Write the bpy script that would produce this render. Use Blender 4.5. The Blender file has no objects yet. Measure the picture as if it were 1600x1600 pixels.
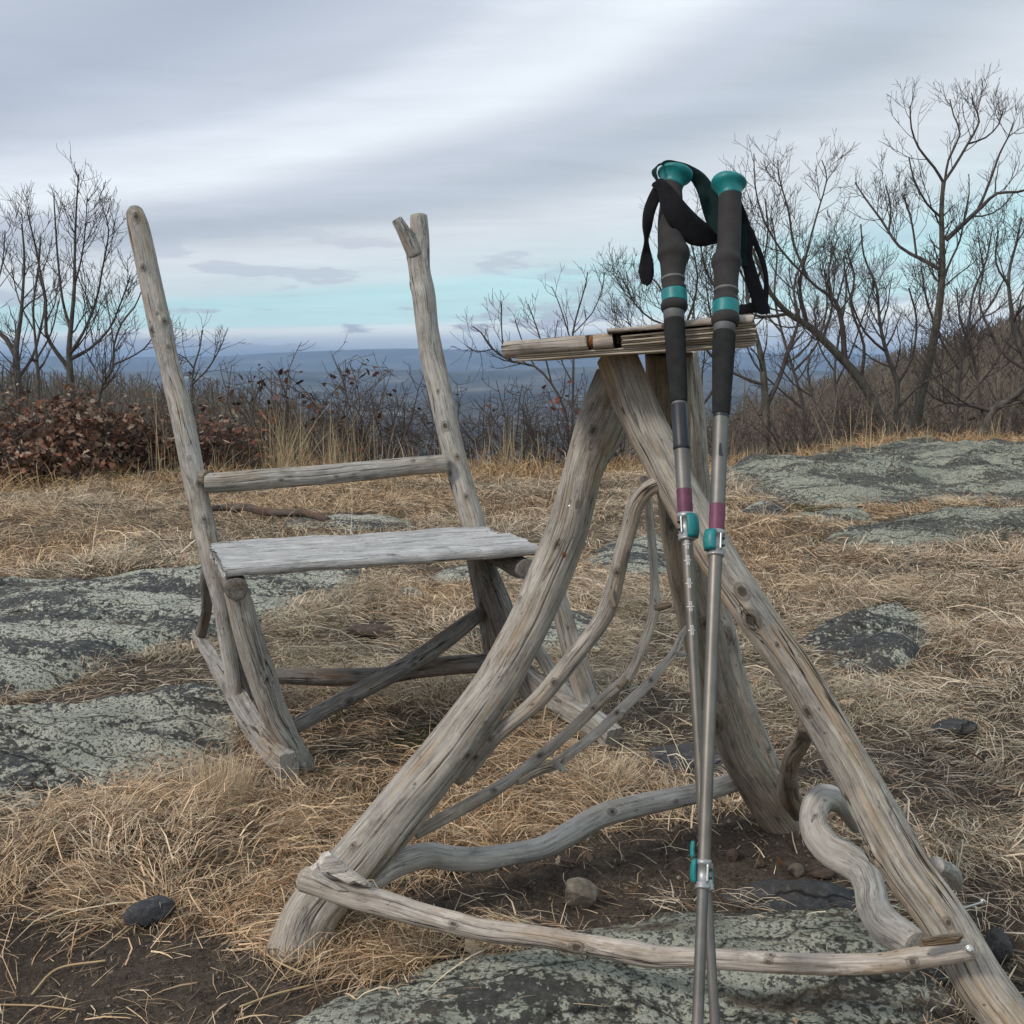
import bpy, bmesh, math, random
import numpy as np
from mathutils import Vector
R_ = math.radians
sc = bpy.context.scene
col = sc.collection
random.seed(4)
RNG = np.random.default_rng(7)

# ------------------------------------------------------------------ camera
CAMZ, PITCH, FPX = 0.85, R_(7.4), 1844.0
cam = bpy.data.cameras.new('camera'); camo = bpy.data.objects.new('camera', cam); col.objects.link(camo)
camo.location = (0, 0, CAMZ); camo.rotation_euler = (R_(90) - PITCH, 0, 0)
cam.sensor_width = 36; cam.lens = 36 * FPX / 1600; cam.clip_start = 0.05; cam.clip_end = 90000
sc.camera = camo
sc.view_settings.view_transform = 'Standard'; sc.view_settings.look = 'None'
sc.view_settings.exposure = 0.30; sc.view_settings.gamma = 1.0; sc.view_settings.use_curve_mapping = False
sc.render.engine = 'CYCLES'
sc.cycles.use_denoising = True
sc.cycles.volume_bounces = 0; sc.cycles.max_bounces = 6; sc.cycles.diffuse_bounces = 3
sc.cycles.transparent_max_bounces = 4

# ------------------------------------------------------------------ node helper
class NT:
    def __init__(s, tree): s.t = tree; s.n = tree.nodes; s.l = tree.links
    def add(s, typ, **kw):
        n = s.n.new(typ)
        for k, v in kw.items():
            if k == 'i':
                for kk, vv in v.items(): s.put(n, kk, vv)
            else: setattr(n, k, v)
        return n
    def put(s, n, key, v):
        inp = n.inputs[key]
        if isinstance(v, bpy.types.NodeSocket): s.l.new(v, inp)
        elif isinstance(v, bpy.types.Node): s.l.new(v.outputs[0], inp)
        else: inp.default_value = v
    def math(s, op, a, b=None, c=None, clamp=False):
        n = s.n.new('ShaderNodeMath'); n.operation = op; n.use_clamp = clamp
        s.put(n, 0, a)
        if b is not None: s.put(n, 1, b)
        if c is not None: s.put(n, 2, c)
        return n.outputs[0]
    def ramp(s, fac, stops, interp='LINEAR'):
        n = s.n.new('ShaderNodeValToRGB'); cr = n.color_ramp; cr.interpolation = interp
        while len(cr.elements) < len(stops): cr.elements.new(0.5)
        for e, (p, c) in zip(cr.elements, stops):
            e.position = p; e.color = (*c, 1) if not isinstance(c, (int, float)) else (c, c, c, 1)
        s.put(n, 0, fac); return n.outputs[0]
    def mix(s, fac, a, b, mode='MIX'):
        n = s.n.new('ShaderNodeMix'); n.data_type = 'RGBA'; n.blend_type = mode
        s.put(n, 0, fac)
        s.put(n, 6, (*a, 1) if isinstance(a, tuple) and len(a) == 3 else a)
        s.put(n, 7, (*b, 1) if isinstance(b, tuple) and len(b) == 3 else b)
        return n.outputs[2]
    def noise(s, vec, scale, detail=4, rough=0.55, dist=0.0):
        n = s.n.new('ShaderNodeTexNoise'); s.put(n, 'Scale', scale); s.put(n, 'Detail', detail)
        s.put(n, 'Roughness', rough); s.put(n, 'Distortion', dist)
        if vec is not None: s.put(n, 'Vector', vec)
        return n.outputs[0]
    def scale(s, vec, sc_, loc=(0, 0, 0)):
        n = s.n.new('ShaderNodeMapping'); s.put(n, 'Vector', vec); n.inputs['Scale'].default_value = sc_
        n.inputs['Location'].default_value = loc; return n.outputs[0]

def new_mat(name, rough=0.85):
    m = bpy.data.materials.new(name); m.use_nodes = True
    t = NT(m.node_tree); b = m.node_tree.nodes['Principled BSDF']
    b.inputs['Roughness'].default_value = rough
    b.inputs['Specular IOR Level'].default_value = 0.25
    return m, t, b
def bump(t, b, h, strength, dist):
    n = t.add('ShaderNodeBump'); n.inputs['Strength'].default_value = strength; n.inputs['Distance'].default_value = dist
    t.put(n, 'Height', h); t.put(b, 'Normal', n.outputs[0]); return n

# ------------------------------------------------------------------ sky and sun
SUN_EL, SUN_AZ = R_(42), R_(-128)      # azimuth measured from +Y towards +X
w = bpy.data.worlds.new("World"); sc.world = w; w.use_nodes = True
t = NT(w.node_tree); bg = t.n['Background']
sky = t.add('ShaderNodeTexSky', sky_type='NISHITA', sun_disc=False, sun_elevation=SUN_EL, sun_rotation=SUN_AZ)
sky.air_density = 1.0; sky.dust_density = 1.0; sky.ozone_density = 1.5
tc = t.add('ShaderNodeTexCoord'); sep = t.add('ShaderNodeSeparateXYZ'); t.put(sep, 0, tc.outputs['Generated'])
dx, dy, dz = sep.outputs
zc = t.math('MAXIMUM', dz, 0.0)
den = t.math('ADD', zc, 0.12)
cmb = t.add('ShaderNodeCombineXYZ'); t.put(cmb, 0, t.math('DIVIDE', dx, den)); t.put(cmb, 1, t.math('DIVIDE', dy, den))
plane = cmb.outputs[0]
rot = t.add('ShaderNodeMapping'); t.put(rot, 'Vector', plane); rot.inputs['Rotation'].default_value = (0, 0, R_(-35)); rot.inputs['Scale'].default_value = (0.35, 1.0, 1)
n1 = t.noise(rot.outputs[0], 0.9, 5, 0.5, 0.3)
n2 = t.noise(rot.outputs[0], 3.0, 9, 0.62, 0.5)
# cloud streets converging on the left: iso-lines of s
s_ = t.math('MULTIPLY', zc, t.math('EXPONENT', t.math('MULTIPLY', dx, t.math('MULTIPLY_ADD', zc, -3.0, -1.1))))
warp = t.math('ADD', 0.86, t.math('MULTIPLY', n1, 0.28))
s2 = t.math('MULTIPLY', s_, warp)
K = 1.6   # ramp position = sqrt(s)/1.3 keeps resolution near the horizon
rp = t.math('DIVIDE', t.math('SQRT', s2), 1.3)
def pos(s): return min(1, math.sqrt(s) / 1.3)
cloud = t.ramp(rp, [(0, (.46, .53, .63)), (pos(.016), (.49, .56, .65)), (pos(.028), (.70, .76, .77)), (pos(.036), (.50, .73, .765)),
                    (pos(.062), (.47, .71, .75)), (pos(.076), (.57, .66, .70)), (pos(.105), (.61, .655, .70)),
                    (pos(.145), (.43, .485, .55)), (pos(.175), (.50, .545, .62)), (pos(.215), (.71, .765, .815)), (pos(.255), (.65, .70, .77)),
                    (pos(.30), (.50, .55, .635)), (pos(.40), (.385, .435, .525)), (pos(.6), (.50, .55, .63)), (1.0, (.50, .55, .64))], 'EASE')
vary = t.math('ADD', 0.81, t.math('MULTIPLY', n2, 0.38))
vm = t.add('ShaderNodeVectorMath', operation='SCALE'); t.put(vm, 0, cloud); t.put(vm, 'Scale', vary)
# small grey cumulus low over the horizon
pu = t.add('ShaderNodeCombineXYZ'); t.put(pu, 0, t.math('MULTIPLY', dx, 13.0)); t.put(pu, 1, t.math('MULTIPLY', dz, 62.0)); t.put(pu, 2, t.math('MULTIPLY', dy, 13.0))
pn = t.noise(pu.outputs[0], 0.75, 5, 0.55)
puff = t.ramp(pn, [(0.54, 0.0), (0.585, 1.0)])
lowm = t.ramp(zc, [(0.0, 0.9), (0.03, 0.9), (0.045, 0.55), (0.09, 0.4), (0.12, 0.0)])
pf = t.math('MULTIPLY', puff, lowm)
cl2 = t.mix(pf, vm.outputs[0], (.38, .42, .52))
# the clear gaps between the clouds let the physical sky through
skc = t.add('ShaderNodeVectorMath', operation='SCALE'); t.put(skc, 0, sky.outputs[0]); skc.inputs['Scale'].default_value = 0.10
gap = t.ramp(rp, [(pos(.030), 0.0), (pos(.040), 0.14), (pos(.060), 0.14), (pos(.078), 0.03), (1.0, 0.03)])
final = t.mix(gap, cl2, skc.outputs[0])
t.put(bg, 'Color', final); bg.inputs['Strength'].default_value = 1.0
sl = bpy.data.lights.new('sun', 'SUN'); sl.energy = 1.5; sl.angle = R_(10); sl.color = (1.0, 0.93, 0.82)
so = bpy.data.objects.new('sun', sl); col.objects.link(so)
sd = Vector((math.sin(SUN_AZ) * math.cos(SUN_EL), math.cos(SUN_AZ) * math.cos(SUN_EL), math.sin(SUN_EL)))
so.rotation_euler = sd.to_track_quat('Z', 'Y').to_euler()

# ------------------------------------------------------------------ maths helpers
CAM = np.array([0, 0, CAMZ]); FWD = np.array([0, math.cos(PITCH), -math.sin(PITCH)]); UPV = np.array([0, math.sin(PITCH), math.cos(PITCH)])
def ray(px, py):
    px = np.asarray(px, float); py = np.asarray(py, float)
    a = (px - 800) / FPX; b = (800 - py) / FPX
    return np.stack([a, FWD[1] + b * UPV[1], FWD[2] + b * UPV[2]], -1)
def P(px, py, Y):
    d = ray(px, py); return CAM + d * (np.asarray(Y, float) / d[..., 1])[..., None]
def mpp(p):     # metres per photo pixel at point p
    return float(np.dot(np.asarray(p) - CAM, FWD)) / FPX
def hsh(ix, iy, seed):
    v = np.sin(ix * 127.1 + iy * 311.7 + seed * 74.7) * 43758.5453
    return v - np.floor(v)
def vn(x, y, seed=0):
    ix = np.floor(x); iy = np.floor(y); fx = x - ix; fy = y - iy
    fx = fx * fx * fx * (fx * (fx * 6 - 15) + 10); fy = fy * fy * fy * (fy * (fy * 6 - 15) + 10)
    a = hsh(ix, iy, seed); b = hsh(ix + 1, iy, seed); c = hsh(ix, iy + 1, seed); d = hsh(ix + 1, iy + 1, seed)
    return (a + (b - a) * fx) * (1 - fy) + (c + (d - c) * fx) * fy
def fbm(x, y, seed=0, oct=4, gain=0.5):
    s = 0; a = 1; n = 0; ca, sa = math.cos(.6), math.sin(.6)
    for o in range(oct):
        s = s + a * (vn(x, y, seed + o * 13) - .5); n += a; a *= gain
        x, y = (x * ca - y * sa) * 2.03 + 5.2, (x * sa + y * ca) * 2.03 + 1.3
    return s / n * 2
def sstep(a, b, x):
    t_ = np.clip((x - a) / (b - a), 0, 1); return t_ * t_ * (3 - 2 * t_)

# ------------------------------------------------------------------ terrain height
AZK = np.array([-3.2, -0.9, -0.43, -0.25, -0.10, 0.03, 0.12, 0.20, 0.27, 0.33, 0.38, 0.43, 0.6, 0.9, 3.2])   # tan-azimuth keys
HK = np.array([10., 4., -9., -12., -21., -36., -26., -15., -9., -4.5, -1.5, 1.5, 9., 18., 24.])                # wooded hill crest height
def zfar(x, y):
    r = np.hypot(x, y) + 1e-6
    az = np.arctan2(x, y)
    tz = np.where(np.abs(az) < 1.25, np.tan(np.clip(az, -1.25, 1.25)), np.sign(az) * 3.1)
    H = np.interp(tz, AZK, HK)
    base = -0.19 * (r - 13) - 0.00015 * (r - 13) ** 2
    base = np.maximum(base, -150) + 6 * fbm(x / 400, y / 400, 3, 3) * sstep(300, 1500, r)
    D = 240.
    hill = -7 + (H + 7) * sstep(40, D, r)
    hill = np.where(r > D, H - (r - D) * 0.55, hill)
    z = np.maximum(base, hill + 3 * fbm(x / 35, y / 35, 9, 3) * sstep(30, 120, r))
    r1 = np.exp(-((r - 8200 - 1200 * fbm(az * 2, az * 0, 5, 2)) / 1500) ** 2) * (78 + 60 * fbm(az * 7 + 3, r / 9000, 6, 4))
    r2 = np.exp(-((r - 16500) / 2200) ** 2) * (190 + 34 * fbm(az * 6 + 1, r / 20000, 8, 4) + 85 * sstep(-.26, -.10, az) * sstep(.34, .06, az))
    z = z + r1 + r2 + 25 * sstep(17000, 24000, r)
    return z
def znear(x, y):
    z = 0.030 * fbm(x * 1.1, y * 1.1, 1, 3) + 0.020 * fbm(x * 4.2 + 7, y * 4.2, 2, 3)
    z = z + 0.032 * np.exp(-(((x + .62) / .34) ** 2 + ((y - 1.95) / .16) ** 2))      # hummock of straw, left
    z = z + 0.05 * fbm(x * .35, y * .35, 4, 2) * sstep(3, 7, y)
    return z
def crest(x):   # y of the edge of the flat hilltop
    return 9.6 + 0.22 * x + 0.5 * sstep(1.5, 4, x) * 3 + 0.5 * fbm(x * .5, x * 0 + 3, 12, 2)
def zg(x, y):
    x = np.asarray(x, float); y = np.asarray(y, float)
    e = y - crest(x)
    r = np.hypot(x, y)
    drop = -0.5 * (np.sqrt((e * .5) ** 2 + .25) + e * .5 - .0) * 0.42
    drop = np.where(e > 0, np.maximum(drop, -1.6 - 0 * e), drop * np.clip(1 + e / 4, 0, 1))
    zn = znear(x, y) + drop
    k = sstep(16, 30, r)
    return zn * (1 - k) + zfar(x, y) * k
def G(px, py, sink=0.0):
    d = ray(px, py); Y = 0.85 * d[1] / -d[2]
    for _ in range(60):
        p = CAM + d * (Y / d[1]); z = float(zg(p[0], p[1])) - sink
        Yn = (CAMZ - z) * d[1] / -d[2]; Y = Y * .5 + Yn * .5
    return CAM + d * (Y / d[1])
def GY(px, py, sink=0.0): return float(G(px, py, sink)[1])
def poly_ground(pp):
    out = []
    for a, b in pp:
        d = ray(a, b); Y = 0.85 * d[1] / -d[2]
        out.append((CAM + d * (Y / d[1]))[:2])
    return np.array(out)
def sdist(x, y, poly):      # >0 inside
    d = np.full(x.shape, 1e9); inside = np.zeros(x.shape, bool); n = len(poly)
    for i in range(n):
        ax, ay = poly[i]; bx, by = poly[(i + 1) % n]; ex, ey = bx - ax, by - ay
        tt = np.clip(((x - ax) * ex + (y - ay) * ey) / (ex * ex + ey * ey + 1e-12), 0, 1)
        d = np.minimum(d, np.hypot(x - ax - ex * tt, y - ay - ey * tt))
        c = ((ay > y) != (by > y)); xi = ax + (y - ay) * ex / (ey if abs(ey) > 1e-9 else 1e-9)
        inside ^= c & (x < xi)
    return np.where(inside, d, -d)

# ------------------------------------------------------------------ mesh building
def make_mesh(name, V, quads=None, tris=None, attrs=None, smooth=True, mat=None, parent=None, origin=None):
    V = np.asarray(V, np.float64)
    if origin is not None: V = V - np.asarray(origin)
    me = bpy.data.meshes.new(name); me.vertices.add(len(V)); me.vertices.foreach_set('co', V.astype(np.float32).ravel())
    L = []; nq = 0 if quads is None else len(quads); ntr = 0 if tris is None else len(tris)
    if nq: L.append(np.asarray(quads).ravel())
    if ntr: L.append(np.asarray(tris).ravel())
    L = np.concatenate(L).astype(np.int32)
    me.loops.add(len(L)); me.loops.foreach_set('vertex_index', L)
    me.polygons.add(nq + ntr)
    st = np.concatenate([np.arange(nq) * 4, nq * 4 + np.arange(ntr) * 3]).astype(np.int32)
    me.polygons.foreach_set('loop_start', st)
    me.polygons.foreach_set('use_smooth', np.full(nq + ntr, smooth))
    for an, (dt, data) in (attrs or {}).items():
        a = me.attributes.new(an, dt, 'POINT')
        a.data.foreach_set('vector' if dt == 'FLOAT_VECTOR' else ('color' if dt == 'FLOAT_COLOR' else 'value'), np.asarray(data, np.float32).ravel())
    me.update(calc_edges=True); me.validate()
    if mat: me.materials.append(mat)
    o = bpy.data.objects.new(name, me); col.objects.link(o)
    if parent is not None: o.parent = parent
    return o
class Thing:
    def __init__(s, name, loc, label, cat, group=None):
        s.loc = np.array(loc, float); e = bpy.data.objects.new(name, None); e.location = s.loc; e.empty_display_size = .1
        col.objects.link(e); e['label'] = label; e['category'] = cat
        if group: e['group'] = group
        s.e = e
    def part(s, name, geo, mat, parent=None, smooth=True, label=None):
        V, Q, T, A = geo
        o = make_mesh(name, V, Q, T, A, smooth, mat, parent or s.e, s.loc)
        if label: o['label'] = label
        return o
def tag(o, label=None, cat=None, group=None, kind=None):
    for k, v in (('label', label), ('category', cat), ('group', group), ('kind', kind)):
        if v: o[k] = v
    return o
def merge(geos):
    V = []; Q = []; T = []; A = {}; off = 0
    for g in geos:
        v, q, t_, a = g; V.append(v)
        if q is not None and len(q): Q.append(np.asarray(q) + off)
        if t_ is not None and len(t_): T.append(np.asarray(t_) + off)
        for k, (dt, d) in a.items(): A.setdefault(k, (dt, []))[1].append(d)
        off += len(v)
    return (np.concatenate(V), np.concatenate(Q) if Q else None, np.concatenate(T) if T else None,
            {k: (dt, np.concatenate(d)) for k, (dt, d) in A.items()})

def catmull(C, step):
    C = np.asarray(C, float); n = len(C)
    E = np.vstack([2 * C[0] - C[1], C, 2 * C[-1] - C[-2]]); out = []
    for i in range(n - 1):
        p0, p1, p2, p3 = E[i:i + 4]; m = max(2, int(np.linalg.norm((p2 - p1)[:3]) / step))
        tt = (np.arange(m) / m)[:, None]
        out.append(.5 * (2 * p1 + (p2 - p0) * tt + (2 * p0 - 5 * p1 + 4 * p2 - p3) * tt ** 2 + (-p0 + 3 * p1 - 3 * p2 + p3) * tt ** 3))
    out.append(C[-1][None]); return np.vstack(out)

def tube(C, step=0.008, sides=40, seed=0, lump=.05, ribs=.015, cracks=(), section=None, ends=('flat', 'flat'), knots=(), twist=0.0, rough_end=0.0):
    """C: rows x,y,z,r. Returns geometry of a log. theta=0 faces the camera side."""
    R = catmull(C, step); p = R[:, :3]; r = np.maximum(R[:, 3], .0008)
    T = np.gradient(p, axis=0); T /= np.linalg.norm(T, axis=1)[:, None]
    N = CAM - p; N -= (N * T).sum(1)[:, None] * T; N /= np.linalg.norm(N, axis=1)[:, None]
    B = np.cross(T, N)
    s = np.concatenate([[0], np.cumsum(np.linalg.norm(np.diff(p, axis=0), axis=1))]); L = s[-1]
    th = np.linspace(0, 2 * np.pi, sides, endpoint=False); tag_ = np.zeros(sides, int)
    for ci, (tc_, a, b, dep) in enumerate(cracks):
        dl = 0.0012 / float(np.mean(r)); tc_ = tc_ % (2 * np.pi)
        keep = np.abs((th - tc_ + np.pi) % (2 * np.pi) - np.pi) > dl * 2.2
        th = np.concatenate([th[keep], [tc_ - dl, tc_, tc_ + dl]]); tag_ = np.concatenate([tag_[keep], [0, ci + 1, 0]])
    od = np.argsort(th % (2 * np.pi)); th = (th % (2 * np.pi))[od]; tag_ = tag_[od]; M = len(th)
    rg = np.random.default_rng(seed + 100)
    TH = th[None, :]; S = s[:, None]
    W = .10 * np.sin(S * 9 + seed) + .05 * np.sin(S * 31 + seed * 2) + twist * S
    mul = np.ones((len(s), M))
    for k in range(7):
        m = rg.integers(1, 5); fr = rg.uniform(4, 26); mul += lump / 2.2 * np.sin(m * TH + rg.uniform(0, 6.3)) * np.sin(fr * S + rg.uniform(0, 6.3))
    for k in range(9):
        m = rg.integers(9, 24); mul += ribs / 6 * np.sin(m * (TH) + rg.uniform(0, 6.3) + .8 * np.sin(S * rg.uniform(3, 9)))
    if section is not None: mul = mul * section(TH, S / L)
    KN = np.zeros((len(s), M)); rmean = float(np.mean(r))
    if rmean > .012 and L > .3: knots = list(knots) + [(rg.uniform(-1.2, 1.2), rg.uniform(.05, .95), rg.uniform(.001, .003), rg.choice([.0025, .003, .004, .0055])) for _ in range(int(1 + L * 2.5))]
    for (tk, sk, h, wk) in knots:       # theta, t along 0..1, bump, size (metres)
        da = ((TH + W - tk + np.pi) % (2 * np.pi) - np.pi) * r[:, None]; ds = S - sk * L
        q = np.sqrt(da ** 2 + (ds * .7) ** 2) / wk
        mul += (h * np.exp(-q ** 2 * 1.2) - h * .9 * np.exp(-q ** 2 * 9)) / r[:, None]; KN = np.maximum(KN, np.exp(-q ** 2 * 1.6))
    rr = r[:, None] * mul
    for ci, (tc_, a, b, dep) in enumerate(cracks):
        j = np.where(tag_ == ci + 1)[0][0]; u = s / L
        g = sstep(a, a + .08, u) * sstep(b, b - .08, u) * (.55 + .45 * np.sin(s * 23 + ci)) * (.6 + .4 * np.sin(s * 71))
        rr[:, j] -= dep * np.clip(g, 0, 1)
    ang = TH + W
    V = p[:, None, :] + rr[..., None] * (np.cos(ang)[..., None] * N[:, None, :] + np.sin(ang)[..., None] * B[:, None, :])
    GR = np.stack([rr * np.cos(th)[None], rr * np.sin(th)[None], np.broadcast_to(S, rr.shape)], -1)
    n = len(s); idx = np.arange(n * M).reshape(n, M); nx = np.roll(idx, -1, axis=1)
    Q = np.stack([idx[:-1], nx[:-1], nx[1:], idx[1:]], -1).reshape(-1, 4)
    VV = [V.reshape(-1, 3)]; GG = [GR.reshape(-1, 3)]; TT = []; QQ = [Q]; off = n * M
    for e, (row, sg) in enumerate(((0, -1), (n - 1, 1))):
        c = p[row]; ring = V[row]; mode = ends[e]; prev = idx[row]
        prof = {'flat': [(.93, .05), (.6, .06), (.25, .05)], 'round': [(.93, .28), (.72, .58), (.4, .78)], 'chip': [(.8, .25), (.5, .42), (.2, .3)]}[mode]
        for fr, hh in prof:
            off_v = T[row] * sg * r[row] * hh
            jit = (1 + (.12 if mode == 'chip' else .03) * rg.standard_normal(M))[:, None]
            nv = c + (ring - c) * fr + off_v * jit
            cur = off + np.arange(M); off += M; VV.append(nv)
            GG.append(np.stack([(rr[row] * fr) * np.cos(th), (rr[row] * fr) * np.sin(th), np.full(M, s[row] + 3.1 + sg * hh * r[row])], -1))
            a_, b_ = (prev, np.roll(prev, -1)), (cur, np.roll(cur, -1))
            q = np.stack([a_[0], a_[1], b_[1], b_[0]], -1); QQ.append(q if sg > 0 else q[:, ::-1]); prev = cur
        VV.append((c + T[row] * sg * r[row] * prof[-1][1])[None]); GG.append(np.array([[0, 0, s[row] + 3.1]]))
        tr = np.stack([prev, np.roll(prev, -1), np.full(M, off)], -1); TT.append(tr if sg > 0 else tr[:, ::-1]); off += 1
    VA = np.vstack(VV); KA = np.zeros(len(VA)); KA[:n * M] = KN.ravel()
    return VA, np.vstack(QQ), np.vstack(TT), {'grain': ('FLOAT_VECTOR', np.vstack(GG) + np.array([seed * .37, seed * .11, seed * .73])), 'knot': ('FLOAT', KA)}

def px_path(pts, sink=0):      # rows px,py,Y,rpx -> x,y,z,r
    out = []
    for a, b, Y, r in pts:
        q = P(a, b, Y); out.append([*q, r * mpp(q)])
    return np.array(out)

def plank(p0, p1, side, up, w0, w1, h, seed=0, nl=60, nw=10, rough=.0015, ends=.004, warp=.0, h1=None):
    """Board from p0 to p1 (centre line of its top), widths w0,w1 along side, thickness h downward."""
    p0, p1, side, up = map(lambda v: np.asarray(v, float), (p0, p1, side, up))
    ax = p1 - p0; L = np.linalg.norm(ax); ax /= L
    side = side - side.dot(ax) * ax; side /= np.linalg.norm(side); up = np.cross(side, ax) if np.cross(side, ax).dot(up) > 0 else -np.cross(side, ax)
    rg = np.random.default_rng(seed + 5)
    bev = min(.12 * h, .004); loop = []     # cross-section (a: across -1..1, b: 0 top..-1 bottom)
    m = nw
    for i in range(m + 1): loop.append((-1 + 2 * i / m, 0))
    loop += [(1, -.33), (1, -.67)]
    for i in range(m + 1): loop.append((1 - 2 * i / m, -1))
    loop += [(-1, -.67), (-1, -.33)]
    loop = np.array(loop); M = len(loop); n = nl + 1
    u = np.linspace(0, 1, n); ww = (w0 + (w1 - w0) * u) / 2
    a = loop[None, :, 0] * ww[:, None]; b = loop[None, :, 1] * (h + ((h1 or h) - h) * u[:, None])
    jit = lambda f1, f2, sd: rg.uniform(-1, 1, 1) * 0 + np.sin(u * L * f1 + sd)[:, None] * np.sin(loop[None, :, 0] * f2 + sd * 2)
    a = a + np.sign(loop[None, :, 0]) * (np.abs(loop[None, :, 0]) > .99) * (rough * 1.5 * (jit(21, 1, seed) + .6 * jit(57, 3, seed + 1)))
    b = b + rough * (jit(17, 5, seed + 3) + .7 * jit(43, 11, seed + 5)) + rg.normal(0, rough * .18, (n, M)) + warp * (loop[None, :, 0] ** 2) * (loop[None, :, 1] > -.5)
    corner = (np.abs(loop[:, 0]) > .99) & ((loop[:, 1] == 0) | (loop[:, 1] == -1))
    a[:, corner] *= 1 - bev / ww[:, None]; b[:, corner & (loop[:, 1] == 0)] -= bev; b[:, corner & (loop[:, 1] == -1)] += bev
    al = np.broadcast_to(u[:, None] * L, (n, M)).copy()
    e0 = rg.normal(0, 1, M); e1 = rg.normal(0, 1, M)
    al[0] += ends * np.abs(np.interp(np.arange(M), np.arange(0, M, 2), e0[::2])); al[-1] -= ends * np.abs(np.interp(np.arange(M), np.arange(0, M, 2), e1[::2]))
    V = p0 + al[..., None] * ax + a[..., None] * side + b[..., None] * up
    GR = np.stack([a, b, al], -1)
    idx = np.arange(n * M).reshape(n, M); nx = np.roll(idx, -1, 1)
    Q = [np.stack([idx[:-1], nx[:-1], nx[1:], idx[1:]], -1).reshape(-1, 4)]
    # end caps: strip quads between top row and bottom row
    tp = np.arange(m + 1); bt = (m + 3) + np.arange(m + 1)[::-1]
    for row, fl in ((0, 1), (n - 1, -1)):
        base = row * M; q = np.stack([base + tp[:-1], base + bt[:-1], base + bt[1:], base + tp[1:]], -1)
        Q.append(q[:, ::-1] if fl > 0 else q)
        sl_ = [[base + m, base + m + 1, base + m + 2, base + m + 3], [base + 2 * m + 3, base + 2 * m + 4, base + 2 * m + 5, base]]
        Q.append(np.array(sl_))
    return V.reshape(-1, 3), np.vstack(Q), None, {'grain': ('FLOAT_VECTOR', GR.reshape(-1, 3) + np.array([seed * .31, seed * .17, seed * .9]))}

# ------------------------------------------------------------------ materials
def wood_mat(name, light=(.40, .375, .34), mid=(.27, .25, .225), dark=(.11, .10, .09), warm=(.36, .245, .14), warm_amt=.25, bumpk=1.0, fine=1.0, crk=1.0):
    m, t, b = new_mat(name, .88)
    at = t.add('ShaderNodeAttribute', attribute_name='grain'); v = at.outputs['Vector']
    warpn = t.add('ShaderNodeTexNoise'); t.put(warpn, 'Vector', t.scale(v, (9, 9, 4))); warpn.inputs['Scale'].default_value = 1; warpn.inputs['Detail'].default_value = 2
    wv = t.add('ShaderNodeVectorMath', operation='MULTIPLY_ADD'); t.put(wv, 0, warpn.outputs['Color']); wv.inputs[1].default_value = (.006, .006, .006); t.put(wv, 2, v)
    v2 = wv.outputs[0]
    g1 = t.noise(t.scale(v2, (260 * fine, 260 * fine, 7)), 1, 5, .65)
    g2 = t.noise(t.scale(v2, (70, 70, 4)), 1, 4, .6)
    g3 = t.noise(t.scale(v, (16, 16, 6)), 1, 4, .6)
    g4 = t.noise(t.scale(v, (30, 30, 16), (3, 1, 7)), 1, 5, .7)
    ck = t.noise(t.scale(v2, (60, 60, 1.6), (9, 2, 4)), 1, 3, .5)
    cl = t.math('ABSOLUTE', t.math('SUBTRACT', ck, .5))
    crack = t.ramp(cl, [(0.0, crk), (.005, .75 * crk), (.012, 0.0)])
    cm = t.ramp(t.noise(t.scale(v, (22, 22, 5), (1, 8, 2)), 1, 2, .5), [(.46, 0.0), (.56, 1.0)])
    crack = t.math('MULTIPLY', crack, cm)
    g0 = t.noise(t.scale(v2, (620, 620, 26)), 1, 5, .72)
    f = t.math('ADD', t.math('ADD', t.math('MULTIPLY', g1, .40), t.math('MULTIPLY', g2, .13)), t.math('MULTIPLY', g0, .47))
    c = t.ramp(f, [(.35, tuple(x * .8 for x in dark)), (.45, mid), (.53, light), (.66, tuple(min(1, x * 1.38) for x in light))])
    wm = t.ramp(t.math('ADD', t.math('MULTIPLY', g3, .5), t.math('MULTIPLY', g2, .5)), [(.53 - .10 * warm_amt, 0.0), (.66, min(1.0, warm_amt * 3))])
    wc = t.mix(1.0, warm, t.ramp(g1, [(.3, .55), (.6, 1.1)]), 'MULTIPLY')
    c = t.mix(wm, c, wc)
    bl = t.ramp(g4, [(.32, .45), (.44, .90), (.62, 1.15)])
    c = t.mix(.8, c, bl, 'MULTIPLY')
    fl_ = t.ramp(t.math('ADD', t.math('MULTIPLY', t.noise(t.scale(v, (48, 48, 17), (2, 7, 1)), 1, 5, .68), .75), t.math('MULTIPLY', g0, .25)), [(.56, 0.0), (.60, .6)])
    c = t.mix(fl_, c, tuple(min(1, x * 1.35) for x in light))
    sp = t.ramp(t.noise(t.scale(v, (150, 150, 60), (5, 5, 5)), 1, 3, .6), [(.66, 0.0), (.72, .75)])
    c = t.mix(sp, c, (.06, .055, .05))
    c = t.mix(crack, c, (.025, .022, .02))
    kn = t.add('ShaderNodeAttribute', attribute_name='knot').outputs['Fac']
    kr = t.math('ADD', kn, t.math('MULTIPLY', t.math('SUBTRACT', g1, .5), .35))
    c = t.mix(t.ramp(kr, [(.25, 0.0), (.42, .55), (.62, .35), (.80, .9)]), c, (.06, .045, .034))
    t.put(b, 'Base Color', c)
    h = t.math('SUBTRACT', t.math('ADD', t.math('MULTIPLY', g0, .35), t.math('ADD', t.math('MULTIPLY', g1, .55), t.math('MULTIPLY', g2, .45))), t.math('MULTIPLY', crack, 1.3))
    bump(t, b, h, .75 * bumpk, .0030)
    return m
W_GREY = wood_mat('weathered_grey_wood')
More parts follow.
